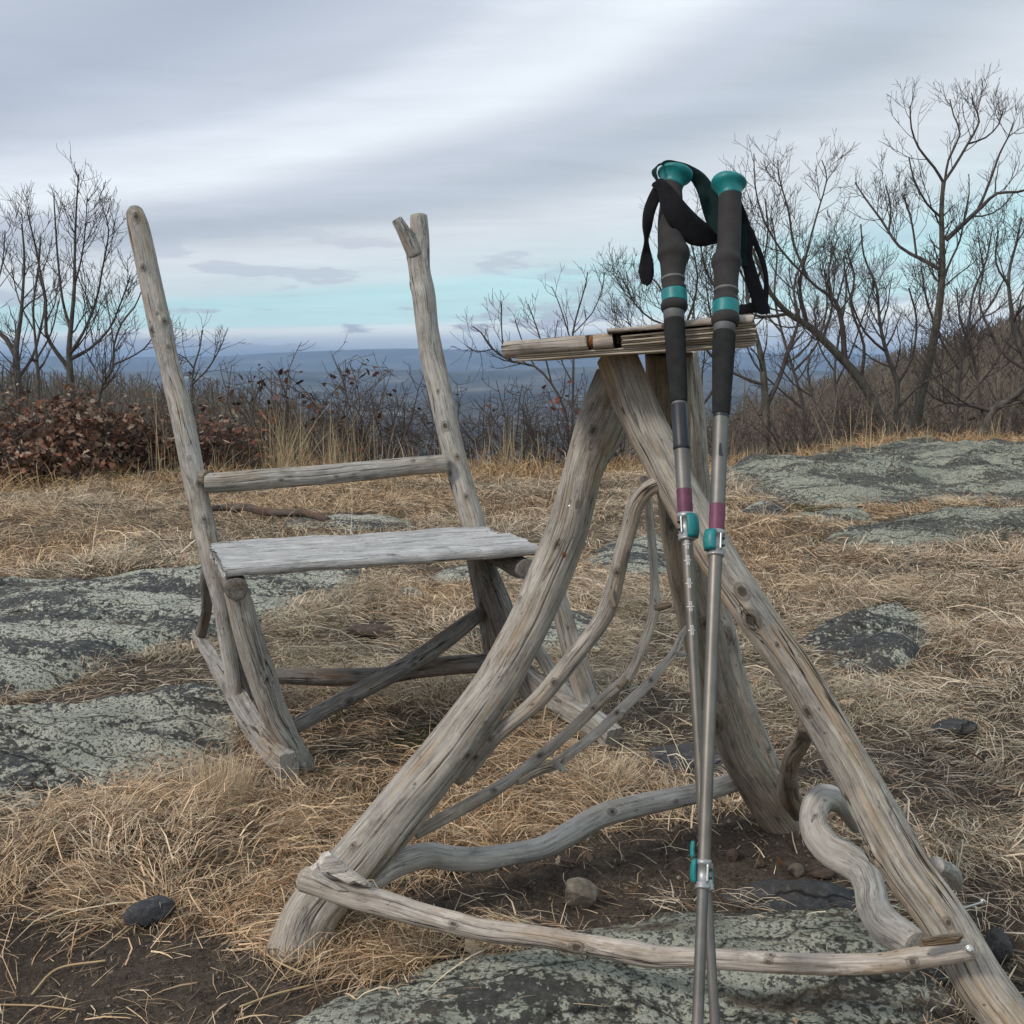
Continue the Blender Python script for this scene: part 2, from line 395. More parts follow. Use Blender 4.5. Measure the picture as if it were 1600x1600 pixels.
W_LEG = wood_mat('weathered_table_wood', crk=.7, light=(.43, .39, .34), mid=(.30, .265, .225), warm_amt=.32)
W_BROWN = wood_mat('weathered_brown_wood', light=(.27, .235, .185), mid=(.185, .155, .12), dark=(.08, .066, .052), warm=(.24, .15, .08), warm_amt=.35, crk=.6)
W_SILVER = wood_mat('silver_driftwood', light=(.46, .43, .39), mid=(.36, .335, .30), dark=(.22, .205, .185), warm_amt=.12, fine=.8, crk=.35)
W_SPLIT = wood_mat('split_log_wood', light=(.45, .41, .36), mid=(.31, .275, .235), dark=(.10, .09, .08), warm=(.46, .31, .17), warm_amt=.55, bumpk=1.3)
W_PALE = wood_mat('pale_splintered_wood', light=(.52, .46, .40), mid=(.40, .34, .29), dark=(.15, .12, .10), warm_amt=.3)
W_SEAT = wood_mat('sun_bleached_seat_wood', light=(.50, .49, .475), mid=(.37, .36, .35), dark=(.15, .145, .14), warm=(.38, .34, .30), warm_amt=.06, fine=.7)
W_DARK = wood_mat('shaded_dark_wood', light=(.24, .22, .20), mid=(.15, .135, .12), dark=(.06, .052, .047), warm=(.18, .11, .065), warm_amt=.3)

def simple(name, c, rough=.5, metal=0.0, spec=.5, nscale=None, namt=.25, bk=0, bs=400):
    m, t, b = new_mat(name, rough); b.inputs['Metallic'].default_value = metal; b.inputs['Specular IOR Level'].default_value = spec
    if nscale:
        tc = t.add('ShaderNodeTexCoord'); n = t.noise(tc.outputs['Object'], nscale, 5, .6)
        cc = t.mix(1.0, (*c, 1), t.ramp(n, [(.3, 1 - namt), (.7, 1 + namt)]), 'MULTIPLY'); t.put(b, 'Base Color', cc)
        if bk: bump(t, b, t.noise(tc.outputs['Object'], bs, 3, .6), bk, .0008)
    else: b.inputs['Base Color'].default_value = (*c, 1)
    return m
W_STICK = wood_mat('dead_branch_bark', light=(.13, .105, .09), mid=(.085, .066, .055), dark=(.035, .028, .024), warm=(.16, .075, .04), warm_amt=.5)
W_SPLINTER = wood_mat('bleached_splinter_wood', light=(.66, .61, .55), mid=(.52, .47, .41), dark=(.22, .19, .16), warm_amt=.1)
M_FOAM = simple('grip_foam', (.030, .030, .030), .95, 0, .15, 60, .3, .6, 900)
M_RUBBER = simple('grip_rubber', (.040, .037, .036), .8, 0, .3, 40, .25, .3, 600)
M_TEAL = simple('teal_plastic', (.007, .20, .205), .45, 0, .5, 120, .2)
M_SHAFT = simple('anodised_grey_shaft', (.20, .19, .175), .52, .7, .5, 25, .22, .15, 700)
M_SHAFTW = simple('worn_warm_shaft', (.21, .19, .165), .48, .7, .5, 25, .22)
M_SILVER = simple('silver_band', (.40, .40, .40), .45, .6, .5, 80, .15)
M_BAND = simple('dull_grey_band', (.15, .15, .15), .6, .1, .4, 80, .2)
M_PLUM = simple('plum_band', (.16, .045, .085), .5, 0, .4, 60, .25)
M_BLACK = simple('black_shaft_sleeve', (.022, .024, .030), .45, 0, .5, 60, .3)
M_STRAP = simple('black_strap_webbing', (.018, .017, .020), .9, 0, .2, 90, .3, .6, 1300)
M_STRAPG = simple('green_black_strap_lining', (.010, .030, .030), .9, 0, .2, 90, .3, .6, 1300)
M_MARK = simple('white_print', (.75, .75, .72), .6)
M_STEEL = simple('screw_steel', (.55, .56, .52), .35, .9)
M_RUST = simple('rust_stain', (.22, .09, .03), .9, 0, .2, 200, .4)
M_TIP = simple('carbide_tip', (.10, .10, .10), .5, .6)

def ply_mat():
    m, t, b = new_mat('weathered_plywood_plies', .9)
    at = t.add('ShaderNodeAttribute', attribute_name='grain'); v = at.outputs['Vector']
    g = t.noise(t.scale(v, (200, 200, 12)), 1, 5, .65); g2 = t.noise(t.scale(v, (20, 20, 9), (3, 3, 3)), 1, 4, .65)
    c = t.ramp(g, [(.30, (.14, .11, .08)), (.46, (.46, .39, .30)), (.66, (.66, .58, .47))])
    c = t.mix(t.ramp(g2, [(.56, 0.0), (.68, .85)]), c, (.055, .042, .034))
    t.put(b, 'Base Color', c); bump(t, b, g, .8, .002); return m
M_PLY = ply_mat()

def rock_mat(name, lichen=.5, base=(.075, .078, .080), lc=(.46, .455, .375), soil=.0):
    m, t, b = new_mat(name, .93)
    geo = t.add('ShaderNodeNewGeometry'); v = geo.outputs['Position']
    big = t.noise(t.scale(v, (1.1, 3.2, 2)), 1.6, 3, .5)
    n1 = t.noise(v, 34, 9, .75, .3); n2 = t.noise(v, 120, 5, .65)
    vo = t.add('ShaderNodeTexVoronoi'); vo.feature = 'F1'; t.put(vo, 'Vector', v); vo.inputs['Scale'].default_value = 75; vo.inputs['Randomness'].default_value = 1
    f = t.math('ADD', t.math('ADD', t.math('MULTIPLY', big, .55), t.math('MULTIPLY', n1, .45)), t.math('MULTIPLY', t.math('SUBTRACT', .5, vo.outputs[0]), .12))
    th = .60 - .17 * lichen
    cov = t.ramp(f, [(th, 0.0), (th + .022, 1.0)])
    fine = t.ramp(n2, [(.40, 0.0), (.47, 1.0)])
    cov = t.math('MULTIPLY', cov, t.math('ADD', .15, t.math('MULTIPLY', fine, .85)))
    fleck = t.ramp(t.math('ADD', t.math('MULTIPLY', t.noise(v, 85, 5, .7), .7), t.math('MULTIPLY', n1, .3)), [(.555, 0.0), (.575, .9 if lichen > .1 else .12)])
    cov = t.math('MAXIMUM', cov, fleck)
    rk = t.ramp(t.noise(v, 60, 6, .7), [(.3, tuple(x * .45 for x in base)), (.55, base), (.75, tuple(x * 1.9 for x in base))])
    rk = t.mix(t.ramp(t.noise(v, 5, 4, .6), [(.5, 0.0), (.7, .6)]), rk, (.115, .095, .075))
    li = t.ramp(t.noise(v, 240, 4, .7), [(.3, tuple(x * .55 for x in lc)), (.5, lc), (.7, tuple(min(1, x * 1.3) for x in lc))])
    li = t.mix(t.ramp(t.noise(v, 9, 3, .6), [(.45, 0.0), (.65, .5)]), li, (.21, .24, .19))
    c = t.mix(cov, rk, li)
    vc = t.add('ShaderNodeTexVoronoi'); vc.feature = 'DISTANCE_TO_EDGE'; vc.inputs['Scale'].default_value = 1.0
    wn = t.add('ShaderNodeTexNoise'); t.put(wn, 'Vector', v); wn.inputs['Scale'].default_value = 5; wn.inputs['Detail'].default_value = 5
    wv = t.add('ShaderNodeVectorMath', operation='MULTIPLY_ADD'); t.put(wv, 0, wn.outputs['Color']); wv.inputs[1].default_value = (.9, .9, .9); t.put(wv, 2, t.scale(v, (1.5, 5.5, 2)))
    t.put(vc, 'Vector', wv.outputs[0])
    ckr = t.ramp(vc.outputs[0], [(0.0, .8), (.006, .5), (.02, 0.0)])
    c = t.mix(ckr, c, (.018, .016, .014))
    sm = t.ramp(t.math('ADD', t.math('MULTIPLY', t.noise(t.scale(v, (1.3, 4, 2), (4, 4, 4)), 2.2, 5, .65), .8), t.math('MULTIPLY', n2, .2)), [(.60 - .1 * soil, 0.0), (.68 - .1 * soil, .9)])
    c = t.mix(sm, c, t.ramp(n2, [(.3, (.05, .036, .025)), (.7, (.16, .115, .075))]))
    t.put(b, 'Base Color', c)
    h = t.math('SUBTRACT', t.math('ADD', t.math('MULTIPLY', cov, .6), t.math('ADD', t.math('MULTIPLY', n1, 1.2), t.math('MULTIPLY', n2, .5))), t.math('MULTIPLY', ckr, 1.5))
    bump(t, b, h, .9, .008)
    return m
ROCK_L = rock_mat('lichened_granite', .74, (.085, .085, .085), (.50, .49, .405))
ROCK_H = rock_mat('heavily_lichened_granite', .72, (.10, .10, .09), (.40, .395, .31))
ROCK_D = rock_mat('bare_dark_granite', .0, (.075, .078, .085))
ROCK_M = rock_mat('patchy_lichened_granite', .62, (.07, .07, .07), (.47, .465, .38))
ROCK_B = rock_mat('soil_dusted_granite', .80, (.085, .082, .075), (.46, .455, .37), .6)
ROCK_T = rock_mat('tan_stone', .0, (.22, .19, .15))
ROCK_R = rock_mat('reddish_stone', .0, (.11, .072, .058))

def ground_mat():
    m, t, b = new_mat('soil_and_matted_straw', .96)
    geo = t.add('ShaderNodeNewGeometry'); v = geo.outputs['Position']
    at = t.add('ShaderNodeAttribute', attribute_name='cover'); se = t.add('ShaderNodeSeparateColor'); t.put(se, 0, at.outputs['Color'])
    soil, moss, far = se.outputs
    n1 = t.noise(v, 35, 8, .72); n2 = t.noise(v, 170, 5, .7); n3 = t.noise(v, 2.2, 4, .55)
    so = t.ramp(t.math('ADD', t.math('MULTIPLY', n1, .5), t.math('MULTIPLY', n2, .5)), [(.36, (.028, .020, .015)), (.46, (.092, .069, .051)), (.56, (.155, .120, .090)), (.67, (.30, .24, .185))])
    so = t.mix(t.ramp(n3, [(.45, 0.0), (.65, .45)]), so, (.04, .030, .023))
    st = t.ramp(t.noise(t.scale(v, (60, 60, 60)), 1, 6, .7, 1.0), [(.32, (.035, .024, .016)), (.5, (.13, .092, .058)), (.66, (.32, .25, .165))])
    edge = t.math('ADD', soil, t.math('MULTIPLY', t.math('SUBTRACT', n1, .5), .6))
    c = t.mix(t.ramp(edge, [(.35, 0.0), (.6, 1.0)]), st, so)
    ms = t.ramp(n2, [(.3, (.025, .028, .008)), (.7, (.085, .080, .025))])
    c = t.mix(t.ramp(t.math('ADD', moss, t.math('MULTIPLY', t.math('SUBTRACT', n1, .5), .8)), [(.45, 0.0), (.6, .9)]), c, ms)
    fb = t.ramp(t.noise(v, .05, 8, .75), [(.35, (.045, .036, .030)), (.55, (.085, .065, .052)), (.7, (.11, .09, .07))])
    fw = t.ramp(t.noise(t.scale(v, (.0022, .0012, .0016)), 1, 7, .75), [(.38, (.015, .016, .015)), (.50, (.045, .040, .032)), (.58, (.10, .09, .07)), (.68, (.28, .26, .23))])
    fc = t.mix(t.ramp(far, [(.5, 0.0), (.9, 1.0)]), fb, fw)
    c = t.mix(t.ramp(far, [(.05, 0.0), (.35, 1.0)]), c, fc)
    t.put(b, 'Base Color', c)
    h = t.math('ADD', n1, t.math('MULTIPLY', n2, .6)); bump(t, b, h, 1.0, .016)
    return m
M_GROUND = ground_mat()
def blade_mat(name, rough=.8):
    m, t, b = new_mat(name, rough)
    at = t.add('ShaderNodeAttribute', attribute_name='tint'); t.put(b, 'Base Color', at.outputs['Color']); return m
M_STRAW = blade_mat('dry_straw'); M_LEAF = blade_mat('dead_oak_leaf', .7); M_DEBRIS = blade_mat('soil_crumbs', .95)
def bark_mat(name, a, c2):
    m, t, b = new_mat(name, .92)
    geo = t.add('ShaderNodeNewGeometry'); v = geo.outputs['Position']
    c = t.ramp(t.noise(t.scale(v, (1, 1, .35)), 22, 6, .7), [(.3, a), (.55, tuple((x + y) / 2 for x, y in zip(a, c2))), (.7, c2)])
    t.put(b, 'Base Color', c); bump(t, b, t.noise(t.scale(v, (1, 1, .4)), 40, 5, .7), .8, .01); return m
M_BARK = bark_mat('dark_grey_bark', (.05, .044, .040), (.19, .175, .155))
M_BARKG = bark_mat('grey_green_bark', (.05, .046, .038), (.20, .185, .15))
M_TWIG = bark_mat('twig_bark', (.085, .066, .058), (.19, .15, .13))
M_TWIGD = bark_mat('dark_twig_bark', (.055, .046, .043), (.15, .125, .112))
M_FOREST = bark_mat('bare_woodland', (.125, .10, .078), (.26, .22, .172))

# ------------------------------------------------------------------ ground sheet
SOIL = [([(-90, 1425), (60, 1432), (200, 1462), (330, 1480), (430, 1505), (520, 1520), (600, 1545), (560, 1640), (300, 1760), (-90, 1760)], 1.0),
        ([(560, 1400), (740, 1350), (900, 1330), (1000, 1300), (1120, 1285), (1250, 1290), (1330, 1370), (1400, 1420), (1100, 1450), (930, 1500), (760, 1470), (640, 1440)], 1.0),
        ([(1450, 1400), (1640, 1360), (1700, 1500), (1700, 1760), (1470, 1760), (1520, 1560)], .85),
        ([(-60, 1125), (40, 1095), (160, 1055), (330, 1005), (430, 985), (440, 1030), (350, 1060), (240, 1092), (80, 1125), (-60, 1150)], .8),
        ([(470, 1160), (560, 1110), (680, 1120), (760, 1150), (640, 1200), (520, 1215)], .8),
        ([(960, 1090), (1080, 1080), (1180, 1130), (1160, 1200), (1010, 1200)], .8),
        ([(520, 975), (620, 965), (640, 1010), (540, 1015)], .7),
        ([(1180, 1190), (1330, 1200), (1420, 1280), (1260, 1300)], .6),
        ([(1480, 900), (1620, 890), (1640, 925), (1500, 920)], .55),
        ([(1060, 1010), (1180, 1000), (1200, 1060), (1080, 1075)], .6)]
SOIL += [([(395, 1195), (440, 1185), (520, 1195), (530, 1225), (450, 1245), (405, 1230)], .85), ([(890, 1160), (960, 1150), (1010, 1165), (990, 1190), (900, 1195)], .85)]
MOSS = [([(560, 1150), (700, 1130), (760, 1165), (640, 1195)], .8), ([(190, 840), (260, 838), (262, 860), (200, 862)], .7),
        ([(330, 1110), (380, 1105), (380, 1135), (340, 1140)], .8), ([(1190, 785), (1330, 778), (1345, 795), (1200, 805)], .8),
        ([(1430, 772), (1610, 765), (1620, 785), (1450, 788)], .6), ([(40, 880), (180, 872), (190, 905), (60, 915)], .45),
        ([(560, 815), (640, 810), (660, 830), (560, 830)], .6)]
ROCKS = [  # name label pixels height material ragged
    ('rock_outcrop', 'large lichen speckled bedrock patch left of the rocking chair', [(-120, 930), (120, 912), (330, 893), (450, 895), (575, 885), (560, 922), (480, 955), (400, 980), (290, 1008), (150, 1045), (20, 1085), (-140, 1108)], .045, ROCK_L, .05),
    ('rock_outcrop', 'pale lichened rock ledge below the long bedrock patch and left of the runner', [(-150, 1130), (60, 1122), (190, 1098), (320, 1066), (372, 1105), (385, 1165), (310, 1205), (170, 1240), (60, 1262), (-150, 1290)], .05, ROCK_L, .035),
    ('rock_outcrop', 'broad grey green lichened rock mound in the grass at the far right', [(1130, 738), (1165, 715), (1260, 708), (1340, 706), (1405, 696), (1480, 700), (1640, 703), (1700, 760), (1640, 782), (1460, 782), (1330, 792), (1230, 782), (1175, 768)], .09, ROCK_H, .12),
    ('rock_outcrop', 'low lichened rock hump just below the broad mound at right', [(1285, 845), (1370, 815), (1450, 798), (1600, 797), (1690, 815), (1650, 838), (1500, 846), (1400, 862), (1335, 856)], .06, ROCK_H, .08),
    ('rock_outcrop', 'lone dark rock with lichen crust set in straw right of the table', [(1255, 1015), (1300, 990), (1345, 960), (1400, 950), (1446, 962), (1452, 1012), (1425, 1045), (1375, 1058), (1300, 1040)], .05, ROCK_M, .03),
    ('rock_outcrop', 'flat lichened bedrock under the trekking poles at the bottom edge', [(420, 1625), (500, 1580), (640, 1535), (800, 1510), (930, 1470), (1060, 1440), (1200, 1425), (1330, 1430), (1400, 1470), (1470, 1530), (1500, 1600), (1520, 1760), (900, 1800), (420, 1760)], .022, ROCK_B, .03),
    ('rock_slab', 'smooth dark slab poking from the soil between the table legs', [(1120, 1402), (1200, 1385), (1300, 1392), (1345, 1408), (1330, 1432), (1250, 1440), (1160, 1425)], .016, ROCK_D, .012),
    ('rock_outcrop', 'lichened rock seen between the curved branches of the table', [(905, 872), (950, 850), (1040, 838), (1080, 865), (1085, 900), (1010, 905), (930, 897)], .05, ROCK_L, .05),
    ('rock_slab', 'dark flat slab behind the table beside the chair runner', [(1010, 1185), (1080, 1172), (1170, 1180), (1180, 1215), (1100, 1228), (1030, 1212)], .014, ROCK_D, .015),
    ('rock_outcrop', 'pale lichened rock patch behind the right legs of the chair', [(800, 990), (850, 965), (905, 965), (960, 985), (950, 1015), (880, 1022), (820, 1020)], .03, ROCK_L, .03),
    ('rock_outcrop', 'thin lichened rock strip under the seat of the rocking chair', [(660, 905), (730, 885), (850, 880), (890, 900), (800, 915), (700, 918)], .03, ROCK_L, .04),
    ('rock_outcrop', 'narrow lichened rock strip between the two right hand mounds', [(1215, 812), (1270, 796), (1350, 790), (1360, 806), (1290, 815)], .035, ROCK_H, .04),
    ('rock_outcrop', 'small black and white flecked rock beside the poles in the far grass', [(1150, 800), (1190, 793), (1232, 798), (1225, 810), (1165, 810)], .035, ROCK_M, .02),
    ('rock_outcrop', 'low rock strip in the straw behind the seat below the fallen branch', [(440, 812), (540, 806), (640, 808), (650, 822), (540, 828), (450, 826)], .03, ROCK_L, .04),
]
rock_polys = [poly_ground(r[2]) for r in ROCKS]
soil_polys = [(poly_ground(p), a) for p, a in SOIL]; moss_polys = [(poly_ground(p), a) for p, a in MOSS]
def soil_at(x, y):
    s = np.zeros(x.shape); nz = .10 * fbm(x * 6, y * 6, 40, 4)
    for p, a in soil_polys: s = np.maximum(s, a * sstep(-.05, .05, sdist(x, y, p) + nz * (.5 + .12 * y)))
    s = np.maximum(s, .55 * sstep(.18, .42, fbm(x * 1.7, y * 1.7, 55, 4)) * sstep(7.5, 4, y))
    return s
def moss_at(x, y):
    s = np.zeros(x.shape)
    for p, a in moss_polys: s = np.maximum(s, a * sstep(-.05, .04, sdist(x, y, p) + .06 * fbm(x * 8, y * 8, 44, 3)))
    return s
def rock_d(x, y):
    d = np.full(x.shape, -9.)
    for r, p in zip(ROCKS, rock_polys): d = np.maximum(d, sdist(x, y, p) + r[5] * fbm(x * 5, y * 5, 60, 4))
    return d

def build_ground():
    rr = np.concatenate([np.geomspace(.25, .9, 14)[:-1], np.geomspace(.9, 14, 310)[:-1], np.geomspace(14, 400, 90)[:-1], np.geomspace(400, 30000, 110)])
    aa = np.concatenate([np.linspace(-math.pi, -.62, 60)[:-1], np.linspace(-.62, .62, 321)[:-1], np.linspace(.62, math.pi, 60)[:-1]])
    RR, AA = np.meshgrid(rr, aa, indexing='ij'); X = RR * np.sin(AA); Y = RR * np.cos(AA); Z = zg(X, Y)
    near = RR < 9
    Z = Z + near * .006 * fbm(X * 22, Y * 22, 21, 3) * np.clip(soil_at(X, Y) + .2, 0, 1)
    n, m = X.shape; V = np.stack([X, Y, Z], -1).reshape(-1, 3)
    idx = np.arange(n * m).reshape(n, m); nx = np.roll(idx, -1, 1)
    Q = np.stack([idx[:-1], idx[1:], nx[1:], nx[:-1]], -1).reshape(-1, 4)[:, ::-1]
    c = len(V); V = np.vstack([V, [[0, 0, float(zg(0, 0))]]])
    T = np.stack([idx[0], nx[0], np.full(m, c)], -1)[:, ::-1]
    cov = np.zeros((len(V), 4)); cov[:, 3] = 1
    xs, ys = V[:, 0], V[:, 1]; r = np.hypot(xs, ys); k = r < 16
    cov[k, 0] = soil_at(xs[k], ys[k]); cov[k, 1] = moss_at(xs[k], ys[k])
    cov[:, 2] = .45 * sstep(13, 22, r) + .55 * sstep(350, 900, r)
    o = make_mesh('ground', V, Q, T, {'cover': ('FLOAT_COLOR', cov)}, True, M_GROUND)
    tag(o, 'hilltop ground of dark soil and straw falling to a wooded valley with blue ridges', None, None, 'structure')
    return o
build_ground()

# ------------------------------------------------------------------ rocks
def build_rock(k):
    name, label, pp, H, mat, rag = ROCKS[k]; poly = rock_polys[k]; H = H * 1.0
    mn = poly.min(0) - .1; mx = poly.max(0) + .1; Yc = poly[:, 1].mean()
    st = max(.008, .0045 * Yc); mnx = max(mn[0], -9)
    xs = np.arange(mnx, min(mx[0], 9), st); ys = np.arange(max(mn[1], .3), mx[1], st * (1.0 if Yc < 4 else 1.6))
    X, Y = np.meshgrid(xs, ys); D = sdist(X, Y, poly) + rag * fbm(X * 5, Y * 5, 60, 4)
    wv = max(.03, rag * 1.1)
    prof = 1 - np.exp(-np.maximum(D, 0) / wv)
    q_ = fbm(X * 1.0 + Y * .8, Y * 4 - X * 1.0, 70 + k, 4) * 2.6; strata = .38 * (np.floor(q_) + sstep(.25, .65, q_ - np.floor(q_))) 
    Z = znear(X, Y) * 1.0 + (zg(X, Y) - znear(X, Y)) + H * prof * (.8 + 1.1 * fbm(X * 1.6 + 3, Y * 3, 80 + k, 3)) + H * strata * prof
    Z += (.20 * H + .004) * fbm(X * 9, Y * 20, 90 + k, 5, .6) * prof + .0035 * fbm(X * 60, Y * 60, 95, 2) * prof
    Z += np.where(D < 0, D * .9, 0) + .003
    ok = D > -.03 - st
    cell = ok[:-1, :-1] & ok[1:, :-1] & ok[:-1, 1:] & ok[1:, 1:]
    idx = np.arange(X.size).reshape(X.shape); Q = np.stack([idx[:-1, :-1], idx[:-1, 1:], idx[1:, 1:], idx[1:, :-1]], -1)[cell]
    used = np.unique(Q); mp = np.zeros(X.size, int); mp[used] = np.arange(len(used)); V = np.stack([X, Y, Z], -1).reshape(-1, 3)[used]
    org = np.array([V[:, 0].mean(), V[:, 1].mean(), V[:, 2].min()])
    o = make_mesh(name, V, mp[Q], None, None, True, mat, None, org); o.location = org
    tag(o, label, 'rock')
for k in range(len(ROCKS)): build_rock(k)

def stone(px, py, w, h, dpt, label, mat, seed=0, cut=.35, name='stone', rot=0, sink=.25, cat='stone'):
    g = G(px, py + h * .4); s = mpp(g); rg = np.random.default_rng(seed)
    bm = bmesh.new(); bmesh.ops.create_icosphere(bm, subdivisions=4, radius=1)
    V = np.array([v.co[:] for v in bm.verts]); F = np.array([[v.index for v in f.verts] for f in bm.faces]); bm.free()
    for _ in range(14):     # facet by planes
        nrm = rg.standard_normal(3); nrm /= np.linalg.norm(nrm); d = rg.uniform(1 - cut, .97); e = V @ nrm - d
        V = V - np.maximum(e, 0)[:, None] * nrm * .93
    V *= (1 + .10 * fbm(V[:, 0] * 1.7 + V[:, 2] + seed, V[:, 1] * 1.7 + V[:, 2] * .7, seed, 4))[:, None]
    V *= np.array([w * s / 2, dpt * s / 2, h * s / 2]); c_, s_ = math.cos(rot), math.sin(rot)
    V = np.stack([V[:, 0] * c_ - V[:, 2] * s_, V[:, 1], V[:, 0] * s_ + V[:, 2] * c_], -1)
    loc = g + np.array([0, dpt * s * .2, 0]); loc[2] = float(zg(loc[0], loc[1])) - V[:, 2].min() * (1 - sink)
    o = make_mesh(name, V, None, F, None, False, mat); o.location = loc; tag(o, label, cat); return o
stone(232, 1430, 88, 46, 45, 'dark elongated stone half sunk in soil at lower left', ROCK_D, 3, rot=.35, sink=.15)
stone(905, 1400, 74, 62, 60, 'angular tan stone block on the soil under the table', ROCK_T, 5, .55, sink=.15)
stone(1497, 1142, 76, 34, 50, 'dark flat stone on straw right of the table', ROCK_D, 6, sink=.2)
stone(632, 932, 72, 28, 60, 'grey green rounded stone in the grass under the seat', ROCK_M, 7, sink=.3)
stone(683, 922, 34, 24, 36, 'small brown stone beside the rounded one under the seat', ROCK_R, 8, sink=.3)
stone(575, 988, 80, 24, 50, 'reddish wedge shaped stone behind the lower stretcher of the chair', ROCK_R, 9, sink=.3)
stone(1245, 1362, 26, 24, 24, 'small tan pebble on soil between the right table legs', ROCK_T, 10)
stone(1285, 1366, 42, 20, 30, 'flat brown pebble beside the small tan pebble', ROCK_R, 11)
stone(1147, 1338, 26, 22, 24, 'small brown clod on soil just right of the poles', ROCK_R, 12)
stone(1562, 1478, 40, 60, 50, 'grey stone tucked behind the right leg of the table', ROCK_D, 14, sink=.2)
stone(1190, 1350, 16, 12, 14, 'tiny brown pebble between clod and tan pebble', ROCK_R, 15)
stone(1428, 882, 14, 8, 12, 'tiny dark pebble lying on the open straw at right', ROCK_D, 16)
stone(1468, 898, 20, 9, 16, 'small brown clod lying on the open straw at right', ROCK_R, 17)
stone(1218, 866, 18, 9, 14, 'tiny grey pebble in straw right of the pole clamps', ROCK_T, 18)
stone(225, 902, 34, 14, 30, 'small grey stone at the back edge of the left bedrock', ROCK_D, 19)

# ------------------------------------------------------------------ straw
PAL = np.array([(.74, .60, .425), (.62, .475, .325), (.46, .325, .21), (.37, .23, .135), (.53, .475, .375), (.82, .72, .54), (.22, .16, .11)])
def blades(x, y, z, ang, L, W, H, curl, pitch, colr, seg=3, roll=None):
    n = len(x); ts = np.linspace(0, 1, seg + 1)
    hx = x.copy(); V = np.zeros((n, seg + 1, 2, 3)); cx, cy = x.copy(), y.copy(); a = ang.copy()
    roll = np.zeros(n) if roll is None else roll
    px_, py_ = cx.copy(), cy.copy()
    for i, t_ in enumerate(ts):
        if i:
            a = a + curl / seg; px_ = px_ + np.cos(a) * L / seg * np.cos(pitch); py_ = py_ + np.sin(a) * L / seg * np.cos(pitch)
        zz = z + H * 4 * t_ * (1 - t_) + L * np.sin(pitch) * t_ ** .8
        wd = W * (1 - .85 * t_ ** 2) * .5
        sx, sy = -np.sin(a) * np.cos(roll), np.cos(a) * np.cos(roll); sz = np.sin(roll)
        V[:, i, 0] = np.stack([px_ - sx * wd, py_ - sy * wd, zz - sz * wd], -1)
        V[:, i, 1] = np.stack([px_ + sx * wd, py_ + sy * wd, zz + sz * wd], -1)
    b = (np.arange(n) * (seg + 1) * 2)[:, None, None]; i = (np.arange(seg) * 2)[None, :, None]
    Q = (b + i + np.array([0, 1, 3, 2])[None, None, :]).reshape(-1, 4)
    C = np.repeat(np.concatenate([colr, np.ones((n, 1))], 1), (seg + 1) * 2, axis=0)
    return V.reshape(-1, 3), Q, None, {'tint': ('FLOAT_COLOR', C)}
def tint_for(x, y, rg, n):
    ci = rg.choice(len(PAL), n, p=[.24, .22, .17, .09, .13, .09, .06]); c = PAL[ci] * rg.uniform(.75, 1.2, (n, 1))
    k = sstep(.0, .5, fbm(x * .9, y * .9, 33, 3) + .35 * sstep(5, 8, y))[:, None]
    c = c * (1 - k) + c * np.array([1.02, .90, .78]) * k
    g = sstep(.1, .5, fbm(x * 1.5 + 9, y * 1.5, 35, 3))[:, None]; c = c * (1 - g) + (c * .5 + np.array([.19, .165, .12]) * .9) * g
    return c
